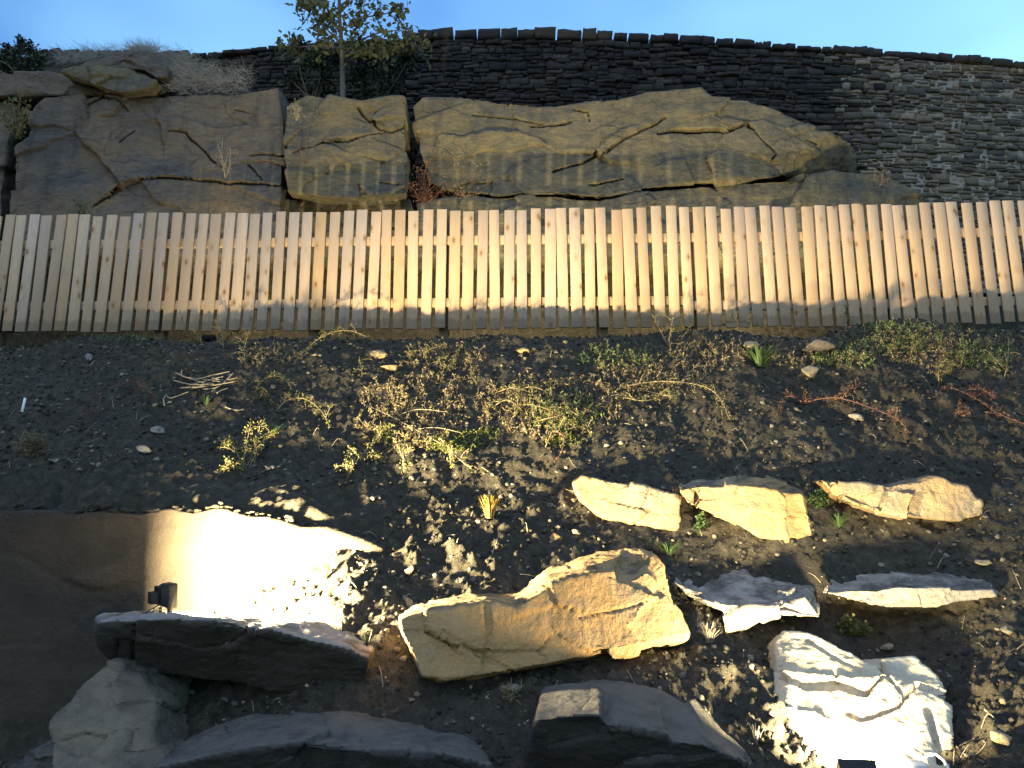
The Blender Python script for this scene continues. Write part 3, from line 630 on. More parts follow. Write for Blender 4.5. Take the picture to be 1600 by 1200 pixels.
while z < 9.8:
    hgt = rng.choice([.045, .055, .065, .075, .085, .10, .12]); x = X0 + rng.uniform(-.2, 0)
    while x < X1:
        w = rng.uniform(.10, .34) * (0.75 + 2.2 * hgt); xm = x + w / 2
        wob = 0.05 * math.sin(xm * 1.1 + z) + 0.03 * math.sin(xm * 2.7 + 1.3 * z)
        zt = wall_top(xm) - 0.02
        g = rng.uniform(.006, .016) if xm < 5.0 + 1.2 * math.sin(z * 2.3) else rng.uniform(.012, .026)
        if z + wob < zt - 0.03:
            z1 = min(z + wob + hgt, zt)
            mbs = mb_r if xm > 5.35 + 0.45 * math.sin(z * 3.1) + rng.uniform(-.5, .5) - 0.25 * (z - 7.5) else mb  # lit-coloured stones start along the slanting edge of the cliff shadow
            if rng.random() < 0.22 and hgt > 0.08:
                zm = z + wob + hgt * rng.uniform(.4, .6)
                stone(mbs, x, x + w - g, z + wob, zm - .006, rng.random()); stone(mbs, x, x + w - g, zm, z1 - g * .7, rng.random())
            else: stone(mbs, x, x + w - g, z + wob, z1 - g * .7, rng.random())
        x += w
    z += hgt; row += 1
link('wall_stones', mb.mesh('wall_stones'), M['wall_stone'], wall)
link('wall_stones', mb_r.mesh('wall_stones'), M['wall_stone_lit'], wall)['label'] = 'repointed stretch of stones, coloured lighter as lamplit'
# mortar bed: flush pale lime pointing in the repointed right-hand stretch, deep open joints elsewhere
xs = np.linspace(X0 + .05, X1 - .05, 420); zs = np.linspace(5.2, 9.7, 110); A, B = np.meshgrid(xs, zs); a, b = A.ravel(), B.ravel()
b = np.minimum(b, wall_top(a) - 0.03)
pt = noise2(a, b, 0.9, 31) * 0.9 + noise2(a, b, 3.0, 32) * 0.5
m_ = smooth(-0.15, 0.25, (a - 5.5) * 0.6 + pt)
dep = 0.10 - 0.084 * m_ + 0.012 * noise2(a, b, 9, 33)
Vw = np.stack([a, wall_y(a) + dep, b], 1) - WO
ix = np.arange(len(a)).reshape(len(zs), len(xs))
link('mortar', np_mesh('mortar', Vw, np.stack([ix[:-1, :-1].ravel(), ix[:-1, 1:].ravel(), ix[1:, 1:].ravel(), ix[1:, :-1].ravel()], 1)), M['mortar'], wall)
core = MB()
xs2 = np.linspace(X0 + .05, X1 - .05, 60)
Vb = []
for x in xs2: Vb += [(x, wall_y(x) + .14, 4.5), (x, wall_y(x) + .14, wall_top(x) - .05), (x, wall_y(x) + .5, wall_top(x) - .05), (x, wall_y(x) + .5, 4.5)]
Fb = [(4 * k + i, 4 * k + (i + 1) % 4, 4 * k + 4 + (i + 1) % 4, 4 * k + 4 + i) for k in range(59) for i in range(4)]
core.add([np.array(v) - WO for v in Vb], Fb + [(0, 1, 2, 3), (239, 238, 237, 236)]); link('wall_core', core.mesh('wall_core', False), M['wall_stone'], wall)
x = -7.9
while x < 8.9:
    w = rng.uniform(.20, .40); px_c, _ = proj((x + w / 2, wall_y(x), wall_top(x)))
    hgt = rng.uniform(.115, .15) * (1.3 if 640 < px_c < 970 else 0.95)
    if 1185 < px_c < 1310: w *= 0.6; hgt *= rng.uniform(.5, 1.15)
    if px_c < 640: hgt *= 0.6
    c = MB(); t0 = wall_top(x + w / 2) - 0.02
    stone(c, x, x + w - rng.uniform(.012, .045), t0, t0 + hgt, rng.random(), jit=0.5, th=0.34, bulge=0.02, yoff=-0.03)
    link('coping_stone', c.mesh('coping_stone'), M['wall_stone'], wall); x += w

# ------------------------------------------------------------------ picket fence
FZ0, FZ1 = CZ + 1.895, CZ + 3.085
def fence_y(x): return 7.0 - 0.030 * x - (0.055 * (x - 3.6) if x > 3.6 else 0)
fence = empty('picket_fence', (0, fence_y(0), FZ0), 'new pine picket fence running along the top of the bank', 'fence')
FO = Vector(fence.location)
pk = MB(); pk.box((0, 0, .595), (.099, .020, 1.19)); pk_me = bevelled(pk.mesh('picket'), 0.0025, 1); pk_me.materials.append(M['wood'])
x = -6.27; n = 0
rng = random.Random(11)
while x < 5.32:
    o = bpy.data.objects.new('picket', pk_me); C.objects.link(o); o.parent = fence
    o.location = Vector((x, fence_y(x) + rng.uniform(-.003, .003), FZ0 + rng.uniform(-.010, .010))) - FO
    o.rotation_euler = (rng.uniform(-.008, .008), rng.uniform(-.013, .013), math.atan(-0.03) + rng.uniform(-.02, .02))
    o.scale = (rng.uniform(.94, 1.07), 1, rng.uniform(.990, 1.009))
    x += 0.1300 + rng.uniform(-.005, .005) - (0.004 if x > 2 else 0); n += 1
for zc in (2.79, 2.11):
    for a, b in ((-6.35, -5.0), (-5.0, -1.9), (-1.9, 1.7), (1.7, 3.6), (3.6, 5.45)):
        r = MB(); yc = (fence_y(a) + fence_y(b)) / 2 + .038; ang = math.atan2(fence_y(b) - fence_y(a), b - a)
        L = math.hypot(b - a, fence_y(b) - fence_y(a)) - .004
        r.box((0, 0, 0), (L, .038, .088)); me = bevelled(r.mesh('rail'), .003, 1)
        o = link('rail', me, M['rail_wood'], fence); o.location = Vector(((a + b) / 2, yc, CZ + zc + (0.05 if (zc < 2.5 and a < -1.8) else 0))) - FO; o.rotation_euler = (0, 0, ang)
for xp in (-6.2, -5.0, -3.4, -1.9, -.65, 0.86, 1.7, 3.6, 5.2):
    r = MB(); r.box((0, 0, 0), (.095, .095, 1.75)); o = link('post', bevelled(r.mesh('post'), .004, 1), M['post'], fence)
    o.location = Vector((xp, fence_y(xp) + .108, FZ0 + .28)) - FO
# orange barrier seen through the first gaps
ob = empty('barrier_post', P(2, 465, 7.75), 'orange plastic barrier post behind the fence at far left', 'barrier post')
r = MB(); r.tube([(0, 0, -.3), (0, 0, .75)], .045, .04, 12); link('post_body', r.mesh('post_body'), M['orange'], ob)
r = MB(); r.box((0, 0, -.32), (.3, .3, .05)); link('base', bevelled(r.mesh('base'), .01), M['black_metal'], ob)

# ------------------------------------------------------------------ floodlights
def floodlight(loc, aim, label, power, stand=0.04):
    """loc: centre of the lamp head, aim: direction the light faces"""
    a = Vector(aim).normalized(); yaw = math.atan2(-a.x, a.y); el = math.asin(a.z)
    base = Vector(loc) - Vector((0, 0, .055 + stand))
    e = empty('floodlight', base, label, 'floodlight', 'black LED floodlights', (0, 0, yaw))
    T = Matrix.Translation((0, 0, .055 + stand)) @ Matrix.Rotation(el, 4, 'X')
    h = MB(); s = [(-.066, -.018, -.050), (.066, -.018, -.050), (.066, -.018, .050), (-.066, -.018, .050), (-.052, -.046, -.036), (.052, -.046, -.036), (.052, -.046, .036), (-.052, -.046, .036)]
    s2 = [(-.068, .016, -.052), (.068, .016, -.052), (.068, .016, .052), (-.068, .016, .052)]
    V = s2 + s; V = [tuple(T @ Vector(v)) for v in V]
    h.add(V, [(0, 4, 5, 1), (1, 5, 6, 2), (2, 6, 7, 3), (3, 7, 4, 0), (4, 8, 9, 5), (5, 9, 10, 6), (6, 10, 11, 7), (7, 11, 8, 4), (8, 11, 10, 9)])
    link('housing', bevelled(h.mesh('housing'), .003), M['black_metal'], e)
    h = MB(); h.box((0, -.064, -.004), (.07, .036, .05), T); link('driver_box', bevelled(h.mesh('driver_box'), .003), M['black_metal'], e)
    fin = MB()
    for k in range(6): fin.box((-.045 + .018 * k, -.049, .030), (.003, .010, .026), T)
    link('heat_sink', fin.mesh('heat_sink', False), M['black_metal'], e)
    g = MB(); g.box((0, .004, 0), (.118, .003, .088), T); link('lens', g.mesh('lens', False), M['glass'], e)
    br = MB(); zc = .055 + stand
    for sx in (-1, 1): br.box((sx * .073, -.012, zc / 2), (.004, .022, zc))
    br.box((0, -.012, .003), (.150, .030, .005)); link('bracket', bevelled(br.mesh('bracket'), .001, 1), M['black_metal'], e)
    ld = bpy.data.lights.new('floodlight_beam', 'AREA'); ld.shape = 'RECTANGLE'; ld.size, ld.size_y = .115, .085
    ld.energy = power; ld.color = LAMP_COL
    lo = bpy.data.objects.new('floodlight_beam', ld); C.objects.link(lo); lo.parent = e
    lo.matrix_local = T @ Matrix.Translation((0, .009, 0)) @ Matrix.Rotation(R(90), 4, 'X')   # a lamp shines along its -Z
    return e
p = P(265, 930, 3.49)
fl = floodlight(p, (.79, .59, .06), 'small black floodlight standing on the long dark ledge boulder', LAMP_W * 5.0)
cb = MB(); b0 = np.array(fl.location)
cb.tube([b0 + (-.02, -.03, .06), b0 + (-.08, -.10, .012), b0 + (-.16, -.17, .005), P(206, 972, 3.14), P(204, 1000, 3.20), P(206, 1050, 3.28)], .004, .004, 6)
o = link('cable', cb.mesh('cable'), M['cable_black'], fl); o.matrix_parent_inverse = Matrix.Identity(4)
o.data.transform((Matrix.Translation(fl.location) @ fl.rotation_euler.to_matrix().to_4x4()).inverted())
p = P(1337, 1205, 3.15)
floodlight(p, (.10, .72, .68), 'black floodlight at the bottom edge aimed up at the glaring boulder', LAMP_W * 1.05)
for px, xo, pw in ((330, 0, .26), (760, 0, .40), (1180, 0, .52)):
    yy = 7.55; q = P(px, 500, yy); q[2] = 3.52
    floodlight(q, (.05, .72, .70), 'black floodlight behind the picket fence aimed up at the rock face', LAMP_W * pw)
# junction box with cable by the lower lamp
jb = empty('junction_box', P(1432, 1205, 3.18), 'grey plastic junction box with pale cable beside the lower floodlight', 'junction box')
r = MB(); r.box((0, 0, 0), (.075, .05, .075)); link('box', bevelled(r.mesh('box'), .014, 4), M['box_grey'], jb)
r = MB(); r.box((0, -.028, 0), (.058, .008, .058)); link('lid', bevelled(r.mesh('lid'), .003, 2), M['box_grey'], jb)
r = MB(); j0 = np.array(jb.location)
cp = [P(1446, 1180, 3.16), P(1462, 1178, 3.16), P(1475, 1188, 3.14), P(1484, 1205, 3.1), P(1490, 1230, 3.05)]
r.tube([q - j0 for q in cp], .006, .006, 8); link('cable', r.mesh('cable'), M['cable_white'], jb)

# ------------------------------------------------------------------ small stones
def chunk(seed, sub=2):
    bm = bmesh.new(); bmesh.ops.create_icosphere(bm, subdivisions=sub, radius=1.0)
    V = np.array([v.co[:] for v in bm.verts]); F = [tuple(v.index for v in f.verts) for f in bm.faces]; bm.free()
    r = np.random.default_rng(seed)
    for _ in range(14):
        n = r.normal(size=3); n /= np.linalg.norm(n); d = V @ n; lim = r.uniform(.35, .75); c = d > lim; V[c] -= (d[c] - lim)[:, None] * n
    V += 0.10 * noise(V * 1.7 + seed * 5.1, 2)[:, None] * V
    return V, F
def stone_at(px, py, wpx, hpx, label, mat='pebble', seed=0, name='stone'):
    p = G(px, py + hpx * .35); d = p[1] * CP + (p[2] - CZ) * SP; s = d / FPX
    V, Fc = chunk(seed, 3); V = V * np.array([wpx / 2, max(wpx, hpx) * .42, hpx / 2]) * s * 1.15
    V = V + 0.006 * noise(V * 30 + seed, 3)[:, None]
    a = random.Random(seed).uniform(-.25, .25); c_, s_ = math.cos(a), math.sin(a)
    V = np.stack([V[:, 0] * c_ - V[:, 2] * s_, V[:, 1], V[:, 0] * s_ + V[:, 2] * c_], 1)
    o = link(name, np_mesh(name, V, Fc), M[mat]); o.location = p + np.array([0, -.01, .30 * hpx * s])
    return tag(o, label, 'stone', 'loose stones on the bank')
for k, a in enumerate([
    (592, 553, 44, 26, 'pale crumbling stone just below the fence, left of its middle', 'boulder'),
    (612, 576, 40, 13, 'flat cream stone tucked under the crumbling pale stone', 'boulder'),
    (815, 547, 26, 16, 'small bright ochre stone in the soil under the middle of the fence', 'boulder'),
    (1170, 541, 30, 22, 'pale stone directly above the strap-leaved green tuft', 'boulder'),
    (1265, 578, 46, 24, 'weathered tan stone half buried above the red sprays', 'pebble'),
    (1272, 545, 60, 26, 'dark buried stone below the right part of the fence', 'boulder_dark'),
    (140, 558, 14, 12, 'small pale angular stone in the bare soil at upper left', 'boulder_grey'),
    (228, 703, 30, 14, 'flat white stone on bare soil above the brown slab', 'boulder_grey'),
    (247, 671, 30, 13, 'flat grey stone up the slope from the white one', 'boulder_grey'),
    (88, 720, 22, 10, 'small grey stone beside the dim shrub at left', 'boulder_grey'),
    (545, 970, 0, 0, '', '') if False else (640, 943, 22, 22, 'stone at the top left corner of the largest boulder', 'boulder'),
    (1245, 1003, 17, 17, 'round white stone left of the glaring boulder', 'boulder'),
    (1205, 1030, 30, 12, 'thin pale stone splinter left of the glaring boulder', 'boulder'),
    (640, 890, 20, 14, 'rounded lit stone on the loose soil right of the brown slab', 'boulder'),
    (750, 1000, 0, 0, '', '') if False else (1575, 985, 26, 20, 'tan stone on the lit soil at the right edge', 'pebble'),
    (1540, 878, 30, 16, 'flat tan stone behind the thin dark slab', 'pebble'),
    (1385, 1010, 26, 12, 'small stone in the shade behind the glaring boulder', 'pebble'),
    (1335, 652, 28, 12, 'grey stone below the red sprays', 'boulder_grey'),
    (1560, 1150, 40, 30, 'ochre stone low on the lit soil at the right edge', 'pebble'),
    (800, 1075, 36, 18, 'grey stone in the shade under the largest boulder', 'boulder_grey'),
    (545, 1120, 22, 14, 'small dark stone on the shaded soil above the bottom slab', 'boulder_grey'),
    (868, 838, 24, 14, 'knobbly lit stone below the tapered boulder', 'boulder'),
]):
    stone_at(a[0], a[1], a[2], a[3], a[4], a[5], seed=40 + k)
# pebbles and clods: uncountable, one object each
def scatter_points(n, seed, x0=-5.0, x1=5.0, y0=2.75, y1=6.95, ok=None):
    r = np.random.default_rng(seed); x = r.uniform(x0, x1, n); y = r.uniform(y0, y1, n)
    m = ~((x < -0.85) & (y > 4.12) & (y < 4.55))
    if ok is not None: m &= ok(x, y)
    x, y = x[m], y[m]; return x, y, H(x, y), r
def scatter_chunks(name, label, n, seed, smin, smax, mat, power=2.5, sink=0.25, flat=(.5, .95), ok=None):
    x, y, z, r = scatter_points(n, seed, ok=ok); lib = [chunk(900 + k, 1) for k in range(10)]
    Vs, Fs, off = [], [], 0
    for k in range(len(x)):
        V, Fc = lib[k % 10]; s = smin + (smax - smin) * r.random() ** power
        a = r.uniform(0, 6.28); c, si = math.cos(a), math.sin(a); q = V * np.array([s, s * r.uniform(.6, 1), s * r.uniform(*flat)])
        t = r.uniform(.3, .9); ct, st = math.cos(t), math.sin(t)
        q = np.stack([q[:, 0] * c - q[:, 1] * si, q[:, 0] * si + q[:, 1] * c, q[:, 2]], 1)
        q = np.stack([q[:, 0], q[:, 1] * ct - q[:, 2] * st, q[:, 1] * st + q[:, 2] * ct], 1)
        Vs.append(q + (x[k], y[k], z[k] + s * sink)); Fs.append(np.array(Fc) + off); off += len(V)
    o = link(name, np_mesh(name, np.vstack(Vs), np.vstack(Fs), False), M[mat]); o['kind'] = 'stuff'; o['label'] = label; return o
scatter_chunks('pebbles', 'pale pebbles and stone chips scattered over the soil', 15000, 61, .003, .034, 'pebble', 5.5, flat=(.25, .8))
scatter_chunks('soil_clods', 'crumbly clods of dark soil', 26000, 62, .004, .026, 'soil', 2.2, flat=(.6, 1))
# clods and crumbs fallen over the lip of the brown slab
r = np.random.default_rng(640); lib = [chunk(900 + k, 1) for k in range(10)]; Vs, Fs, off = [], [], 0
lip = np.array([(-120, 799), (0, 801), (60, 797), (110, 804), (165, 798), (215, 804), (262, 794), (300, 801), (345, 793), (385, 806), (430, 810), (470, 824), (515, 826), (575, 848)])
for k in range(620):
    px = r.uniform(-100, 575); py = np.interp(px, lip[:, 0], lip[:, 1]) + r.normal() * 2.5 - 2; V, Fc = lib[k % 10]; s_ = .006 + .030 * r.random() ** 3
    q = V * np.array([s_ * 1.4, s_, s_ * r.uniform(.5, .9)]) + P(px, py, 4.16 + r.uniform(-.01, .14)); Vs.append(q); Fs.append(np.array(Fc) + off); off += len(V)
o = link('soil_clods', np_mesh('soil_clods', np.vstack(Vs), np.vstack(Fs), False), M['soil']); o['kind'] = 'stuff'; o['label'] = 'crumbs of soil lying along the lip of the brown slab'
# ------------------------------------------------------------------ plants
def bez(pts, n):
    pts = [np.asarray(p, float) for p in pts]; out = []
    for k in range(len(pts) - 1):
        p0, p1, p2, p3 = pts[max(k - 1, 0)], pts[k], pts[k + 1], pts[min(k + 2, len(pts) - 1)]
        for i in range(n):
            t = i / n; out.append(.5 * ((2 * p1) + (-p0 + p2) * t + (2 * p0 - 5 * p1 + 4 * p2 - p3) * t * t + (-p0 + 3 * p1 - 3 * p2 + p3) * t ** 3))
    out.append(pts[-1]); return out
def leaves_along(mb, path, r, per=3, L=.022, W=.014, spread=.012, start=0.0):
    n = len(path)
    for k in range(int(start * n), n):
        t = path[min(k + 1, n - 1)] - path[max(k - 1, 0)]; t = t / (np.linalg.norm(t) + 1e-9)
        for _ in range(per):
            d = r.normal(size=3) * .8 + t * .7 + np.array([0, -.25, .3]); nn = r.normal(size=3) * .7 + np.array([0, -.5, .8]); s = r.uniform(.6, 1.25)
            mb.leaf(path[k] + r.normal(size=3) * spread, d, nn, L * s, W * s)
def spray(label, stems, seed, leafm='leaf_spray', twig='twig', per=3, L=.017, W=.010, lift=(.03, .12), rad=.0045, name='arching_shrub', cat='shrub', group='arching sprays on the bank', side=True, start=0.0):
    r = np.random.default_rng(seed); st, lv = MB(), MB(); base = None
    for stem in stems:
        n = len(stem); P3 = []
        g0 = G(*stem[0])
        for k, (px, py) in enumerate(stem):
            d = ray(px, py); base_y = g0[1] if k == 0 else None
            t = k / max(1, n - 1); g = G(px, py); yk = min(g[1], g0[1] + .35) - (lift[0] + (lift[1] - lift[0]) * math.sin(math.pi * min(1, t * .8)))
            if k == 0: P3.append(g - np.array([0, 0, .02]))
            else: P3.append(P(px, py, yk))
        if base is None: base = P3[0].copy()
        path = bez([p - base for p in P3], 9 if n > 2 else 12)
        st.tube(path, rad, rad * .45, 5); leaves_along(lv, path, r, per, L, W, start=start)
        if side:
            for k in range(3, len(path) - 2, 4):
                d = r.normal(size=3) * .6 + np.array([0, -.2, .2]); d /= np.linalg.norm(d); ln = r.uniform(.03, .11)
                sp = bez([path[k], path[k] + d * ln * .6 + (0, 0, .01), path[k] + d * ln + (0, 0, -.006)], 3)
                st.tube(sp, rad * .5, rad * .3, 4); leaves_along(lv, sp, r, max(1, per - 1), L * .9, W * .9)
    e = empty(name, base, label, cat, group)
    link('stems', st.mesh('stems'), M[twig], e)
    if lv.V: link('leaves', lv.mesh('leaves'), M[leafm], e)
    return e
spray('short yellow-green spray arching over like a hook, upper left of the bank', [[(397, 628), (403, 602), (424, 588), (444, 592), (456, 608)], [(404, 622), (412, 612), (416, 622)]], 1, per=4)
spray('long yellow spray curving to the right below the hooked one', [[(428, 642), (448, 626), (475, 623), (500, 640), (516, 668)]], 2, per=4)
spray('spray climbing to the fence foot with a hanging tip', [[(458, 566), (482, 542), (508, 524), (540, 516), (574, 526)], [(540, 516), (560, 530), (562, 560), (566, 588)], [(490, 540), (520, 530), (548, 534)]], 3, per=4)
spray('bushy lime green shrub lit from the left above the glare', [[(378, 738), (384, 700), (392, 662)], [(382, 730), (366, 700), (352, 690)], [(388, 728), (410, 690), (430, 676)], [(380, 735), (398, 700), (408, 655)], [(376, 736), (362, 726), (350, 735)]], 4, per=5, lift=(.04, .16))
spray('upright yellowish spray between the glare and the mossy patch', [[(540, 748), (556, 722), (582, 694), (600, 668)], [(560, 722), (580, 712), (592, 715)], [(548, 740), (540, 725), (548, 705)]], 5, per=4)
spray('thin vertical sprig right of the yellowish spray', [[(632, 738), (630, 708), (636, 676)], [(632, 706), (650, 690), (668, 690)]], 6, per=4)
spray('sprig bending down over the bare soil, right of the moss', [[(690, 680), (712, 712), (738, 734)], [(712, 712), (704, 722), (708, 726)]], 7, per=3)
spray('pair of thin sprigs hanging below the fence near its middle', [[(722, 538), (734, 560), (736, 598)], [(712, 548), (708, 566), (700, 578)], [(730, 545), (742, 530), (745, 522)]], 8, per=4)
spray('dense tangled shrub with reddish and yellow leaves in the middle of the bank', [[(790, 618), (830, 604), (870, 622)], [(840, 660), (862, 636), (905, 650), (924, 682)], [(800, 650), (820, 632), (858, 640)], [(850, 700), (868, 668), (900, 660)], [(770, 612), (800, 606), (835, 615)],
       [(870, 690), (890, 670), (918, 668)], [(820, 660), (850, 655), (880, 648)], [(760, 640), (790, 625), (815, 640)]], 9, per=4)
spray('long bowed spray reaching right from the tangled shrub', [[(935, 622), (985, 602), (1050, 596), (1105, 606), (1128, 628), (1140, 656)], [(1000, 604), (1040, 618), (1058, 616)], [(960, 612), (1000, 626), (1030, 622)]], 10, per=4)
spray('short upright leafy twig below the fence, right of its middle', [[(1050, 560), (1046, 530), (1052, 496)], [(1048, 545), (1030, 512), (1020, 490)], [(1052, 540), (1072, 520), (1082, 500)]], 11, per=3)
spray('low spray lying along the fence foot left of the strap-leaved tuft', [[(1090, 524), (1130, 506), (1160, 502), (1190, 510)], [(1130, 506), (1150, 495), (1156, 498)]], 12, per=3)
spray('red-leaved spray with a long tip drooping to the right', [[(1250, 640), (1262, 628), (1310, 622), (1368, 640), (1402, 655), (1421, 676)], [(1296, 628), (1318, 612), (1345, 602)], [(1262, 632), (1232, 616), (1212, 650)]], 13, 'leaf_red', 'twig_red', per=3)
spray('reddish spray running off the right edge of the bank', [[(1456, 632), (1478, 606), (1520, 620), (1558, 645), (1604, 664)], [(1520, 620), (1540, 612), (1552, 622)], [(1500, 612), (1498, 640), (1512, 645)]], 14, 'leaf_red', 'twig_red', per=4)
spray('small yellow upright sprig above the right red spray', [[(1468, 604), (1466, 580), (1472, 560)], [(1467, 590), (1480, 575), (1482, 565)]], 15, per=4)
spray('tall leafy weed standing against the fence at right', [[(1321, 520), (1322, 498), (1320, 478)], [(1322, 505), (1334, 492), (1338, 488)]], 16, 'leaf_green', per=3)
spray('pale weed with leafy stem near the right edge', [[(1568, 590), (1575, 560), (1576, 528)], [(1572, 575), (1556, 562), (1550, 555)]], 17, 'leaf_green', per=3)
spray('two weak weeds at the fence foot on the left', [[(350, 545), (346, 520), (336, 500)], [(318, 545), (312, 528), (300, 514)], [(352, 530), (368, 515), (372, 522)]], 18, per=4)
spray('leafy sprig in front of the fence left of the climbing spray', [[(384, 570), (382, 545), (390, 516)], [(384, 550), (370, 536), (362, 536)]], 19, per=4)
spray('dim reddish spray on the dark soil at left', [[(140, 622), (180, 604), (215, 598), (242, 618)], [(160, 612), (150, 640), (130, 650)]], 20, 'leaf_red', 'twig_red', per=2)
spray('weedy sprig on the soil left of the ochre stone', [[(660, 560), (668, 548), (690, 540)], [(650, 572), (640, 556), (652, 548)], [(672, 570), (690, 560), (700, 562)]], 21, per=4)
spray('bare forked twig lying across the bank above the moss', [[(556, 622), (610, 650), (690, 694)], [(610, 650), (650, 640), (700, 644)], [(640, 668), (680, 668), (720, 676)]], 22, per=0, twig='twig_pale', rad=.003, name='twig', cat='twig', side=False, group=None)
spray('thin red runner hanging from the tangled shrub', [[(862, 668), (880, 680), (878, 705), (866, 722)]], 23, 'leaf_red', 'twig_red', per=1, side=False)
spray('clump of small yellow-green shoots left of the largest boulder crest', [[(588, 690), (592, 672), (604, 664)], [(600, 700), (604, 680), (612, 672)]], 24, per=5)
spray('sprigs below the right end of the fence', [[(1420, 560), (1428, 540), (1440, 532)], [(1400, 566), (1392, 548), (1396, 540)], [(1500, 575), (1505, 555), (1512, 548)]], 25, per=4)
# twig pile
tw = empty('twig_pile', G(322, 612), 'pile of dead pale twigs on the dark soil', 'twigs'); r = np.random.default_rng(7); T0 = np.array(tw.location)
for a, b in [((275, 588), (320, 608)), ((272, 600), (335, 610)), ((282, 612), (340, 604)), ((290, 596), (345, 606)), ((305, 600), (360, 590)), ((300, 612), (368, 606)), ((262, 625), (296, 622)), ((258, 640), (262, 626)), ((318, 614), (366, 592)), ((340, 620), (358, 616)),
             ((285, 584), (300, 600)), ((330, 596), (372, 600)), ((352, 642), (382, 650)), ((296, 608), (350, 598))]:
    A_, B_ = G(*a, lift=.03), G(*b, lift=.05); mid = (A_ + B_) / 2 + r.normal(size=3) * .018
    mbt = MB(); mbt.tube([q - T0 for q in bez([A_, mid, B_], 5)], .0055, .003, 5); link('stick', mbt.mesh('stick'), M['twig_pale'], tw)
# blade tufts
def tuft(label, px, py, wpx, hpx, n, mat, seed, bw=.006, name='grass_tuft', cat='grass tuft', lean=0.6, group='tufts growing on the bank'):
    p = G(px, py + hpx * .5); s = (p[1] * CP + (p[2] - CZ) * SP) / FPX; r = np.random.default_rng(seed); mb = MB()
    for _ in range(n):
        a = r.uniform(0, 6.28); h = hpx * s * r.uniform(.55, 1.1); out = wpx * s * .5 * r.uniform(.2, 1) * lean * 1.3
        d = np.array([math.cos(a), math.sin(a) * .6 - .3, 0]); b = d * wpx * s * .12 * r.random()
        pts = [b, b + d * out * .35 + (0, 0, h * .6), b + d * out * .8 + (0, 0, h * .95), b + d * out * 1.15 + (0, 0, h * .86)]
        side = np.cross(d, (0, 0, 1)); side = side / np.linalg.norm(side) + np.array([0, 0, .2]); V = []
        for k, q in enumerate(pts): w = bw * (1, .9, .55, .08)[k]; V += [q - side * w / 2, q + side * w / 2]
        mb.add(V, [(2 * k, 2 * k + 1, 2 * k + 3, 2 * k + 2) for k in range(3)])
    o = link(name, mb.mesh(name), M[mat]); o.location = p; return tag(o, label, cat, group)
def clump(label, px, py, wpx, hpx, n, mat, seed, L=.02, W=.016, name='leafy_plant', cat='plant', group='leafy plants on the bank'):
    p = G(px, py + hpx * .45); s = (p[1] * CP + (p[2] - CZ) * SP) / FPX; r = np.random.default_rng(seed); st, lv = MB(), MB()
    for _ in range(max(5, n // 14)):
        d = r.normal(size=3); d[2] = abs(d[2]) + .3; d[1] = d[1] * .6 - .25; d /= np.linalg.norm(d); tip = d * np.array([wpx * .5, wpx * .4, hpx * .9]) * s * r.uniform(.6, 1.1)
        path = bez([np.zeros(3), tip * .5 + (0, 0, hpx * s * .12), tip], 5); st.tube(path, .002, .001, 4); leaves_along(lv, path, r, max(1, n // 60), L, W, .010, .25)
    e = empty(name, p, label, cat, group); link('stems', st.mesh('stems'), M['twig'], e); link('leaves', lv.mesh('leaves'), M[mat], e); return e
tuft('strap-leaved green tuft below the fence, right of centre', 1187, 558, 62, 34, 60, 'leaf_green', 31, bw=.016, lean=.8)
tuft('golden brown heather tuft below the mossy patch', 765, 792, 52, 36, 170, 'leaf_heather', 32, bw=.006, name='heather', cat='heather', lean=.6)
tuft('bright green grass tuft between the two right boulders of the upper row', 1310, 812, 40, 24, 60, 'leaf_green', 33, lean=.9)
tuft('green grass tuft at the right top corner of the largest boulder', 1045, 856, 52, 20, 60, 'leaf_green', 34, lean=.9)
tuft('glaring yellow grass tuft right of the largest boulder', 1108, 988, 46, 32, 120, 'leaf_straw', 35, lean=.7)
tuft('small green grass tuft below the twig pile', 322, 626, 26, 16, 36, 'leaf_green', 36, lean=.8)
tuft('green blades at the right of the lime shrub', 430, 670, 34, 16, 36, 'leaf_green', 37, lean=.8)
tuft('dry thin tuft standing left of the glaring yellow one', 1090, 968, 22, 30, 16, 'leaf_straw', 38, bw=.004, lean=.6)
tuft('dried star-shaped weed on the lit soil left of the lower floodlight', 1182, 1148, 30, 34, 9, 'leaf_straw', 39, bw=.005, lean=1.0)
tuft('dark dead stalks at the right end of the ledge boulder', 575, 1000, 44, 34, 14, 'leaf_dark', 40, bw=.006, lean=.9)
tuft('yellow-green grass lit by the small floodlight at the foot of the brown slab', 508, 893, 26, 28, 50, 'leaf_grass', 41, lean=.5)
clump('dim greyish heather bush at the left edge of the bank', 50, 695, 64, 44, 420, 'leaf_dry', 42, .016, .006, name='heather', cat='heather')
clump('round green leafy plant between the middle and right upper boulders', 1278, 782, 34, 30, 240, 'leaf_green', 43)
clump('small round-leaved green plant below the gap in the upper row', 1093, 818, 26, 30, 150, 'leaf_green', 44, .022, .02)
clump('lime leafy plant on the lit soil above the glaring boulder', 1328, 978, 54, 32, 320, 'leaf_spray', 45)
clump('spiky pale plant in the shade under the largest boulder', 800, 1085, 40, 30, 140, 'leaf_dry', 46, .03, .006)
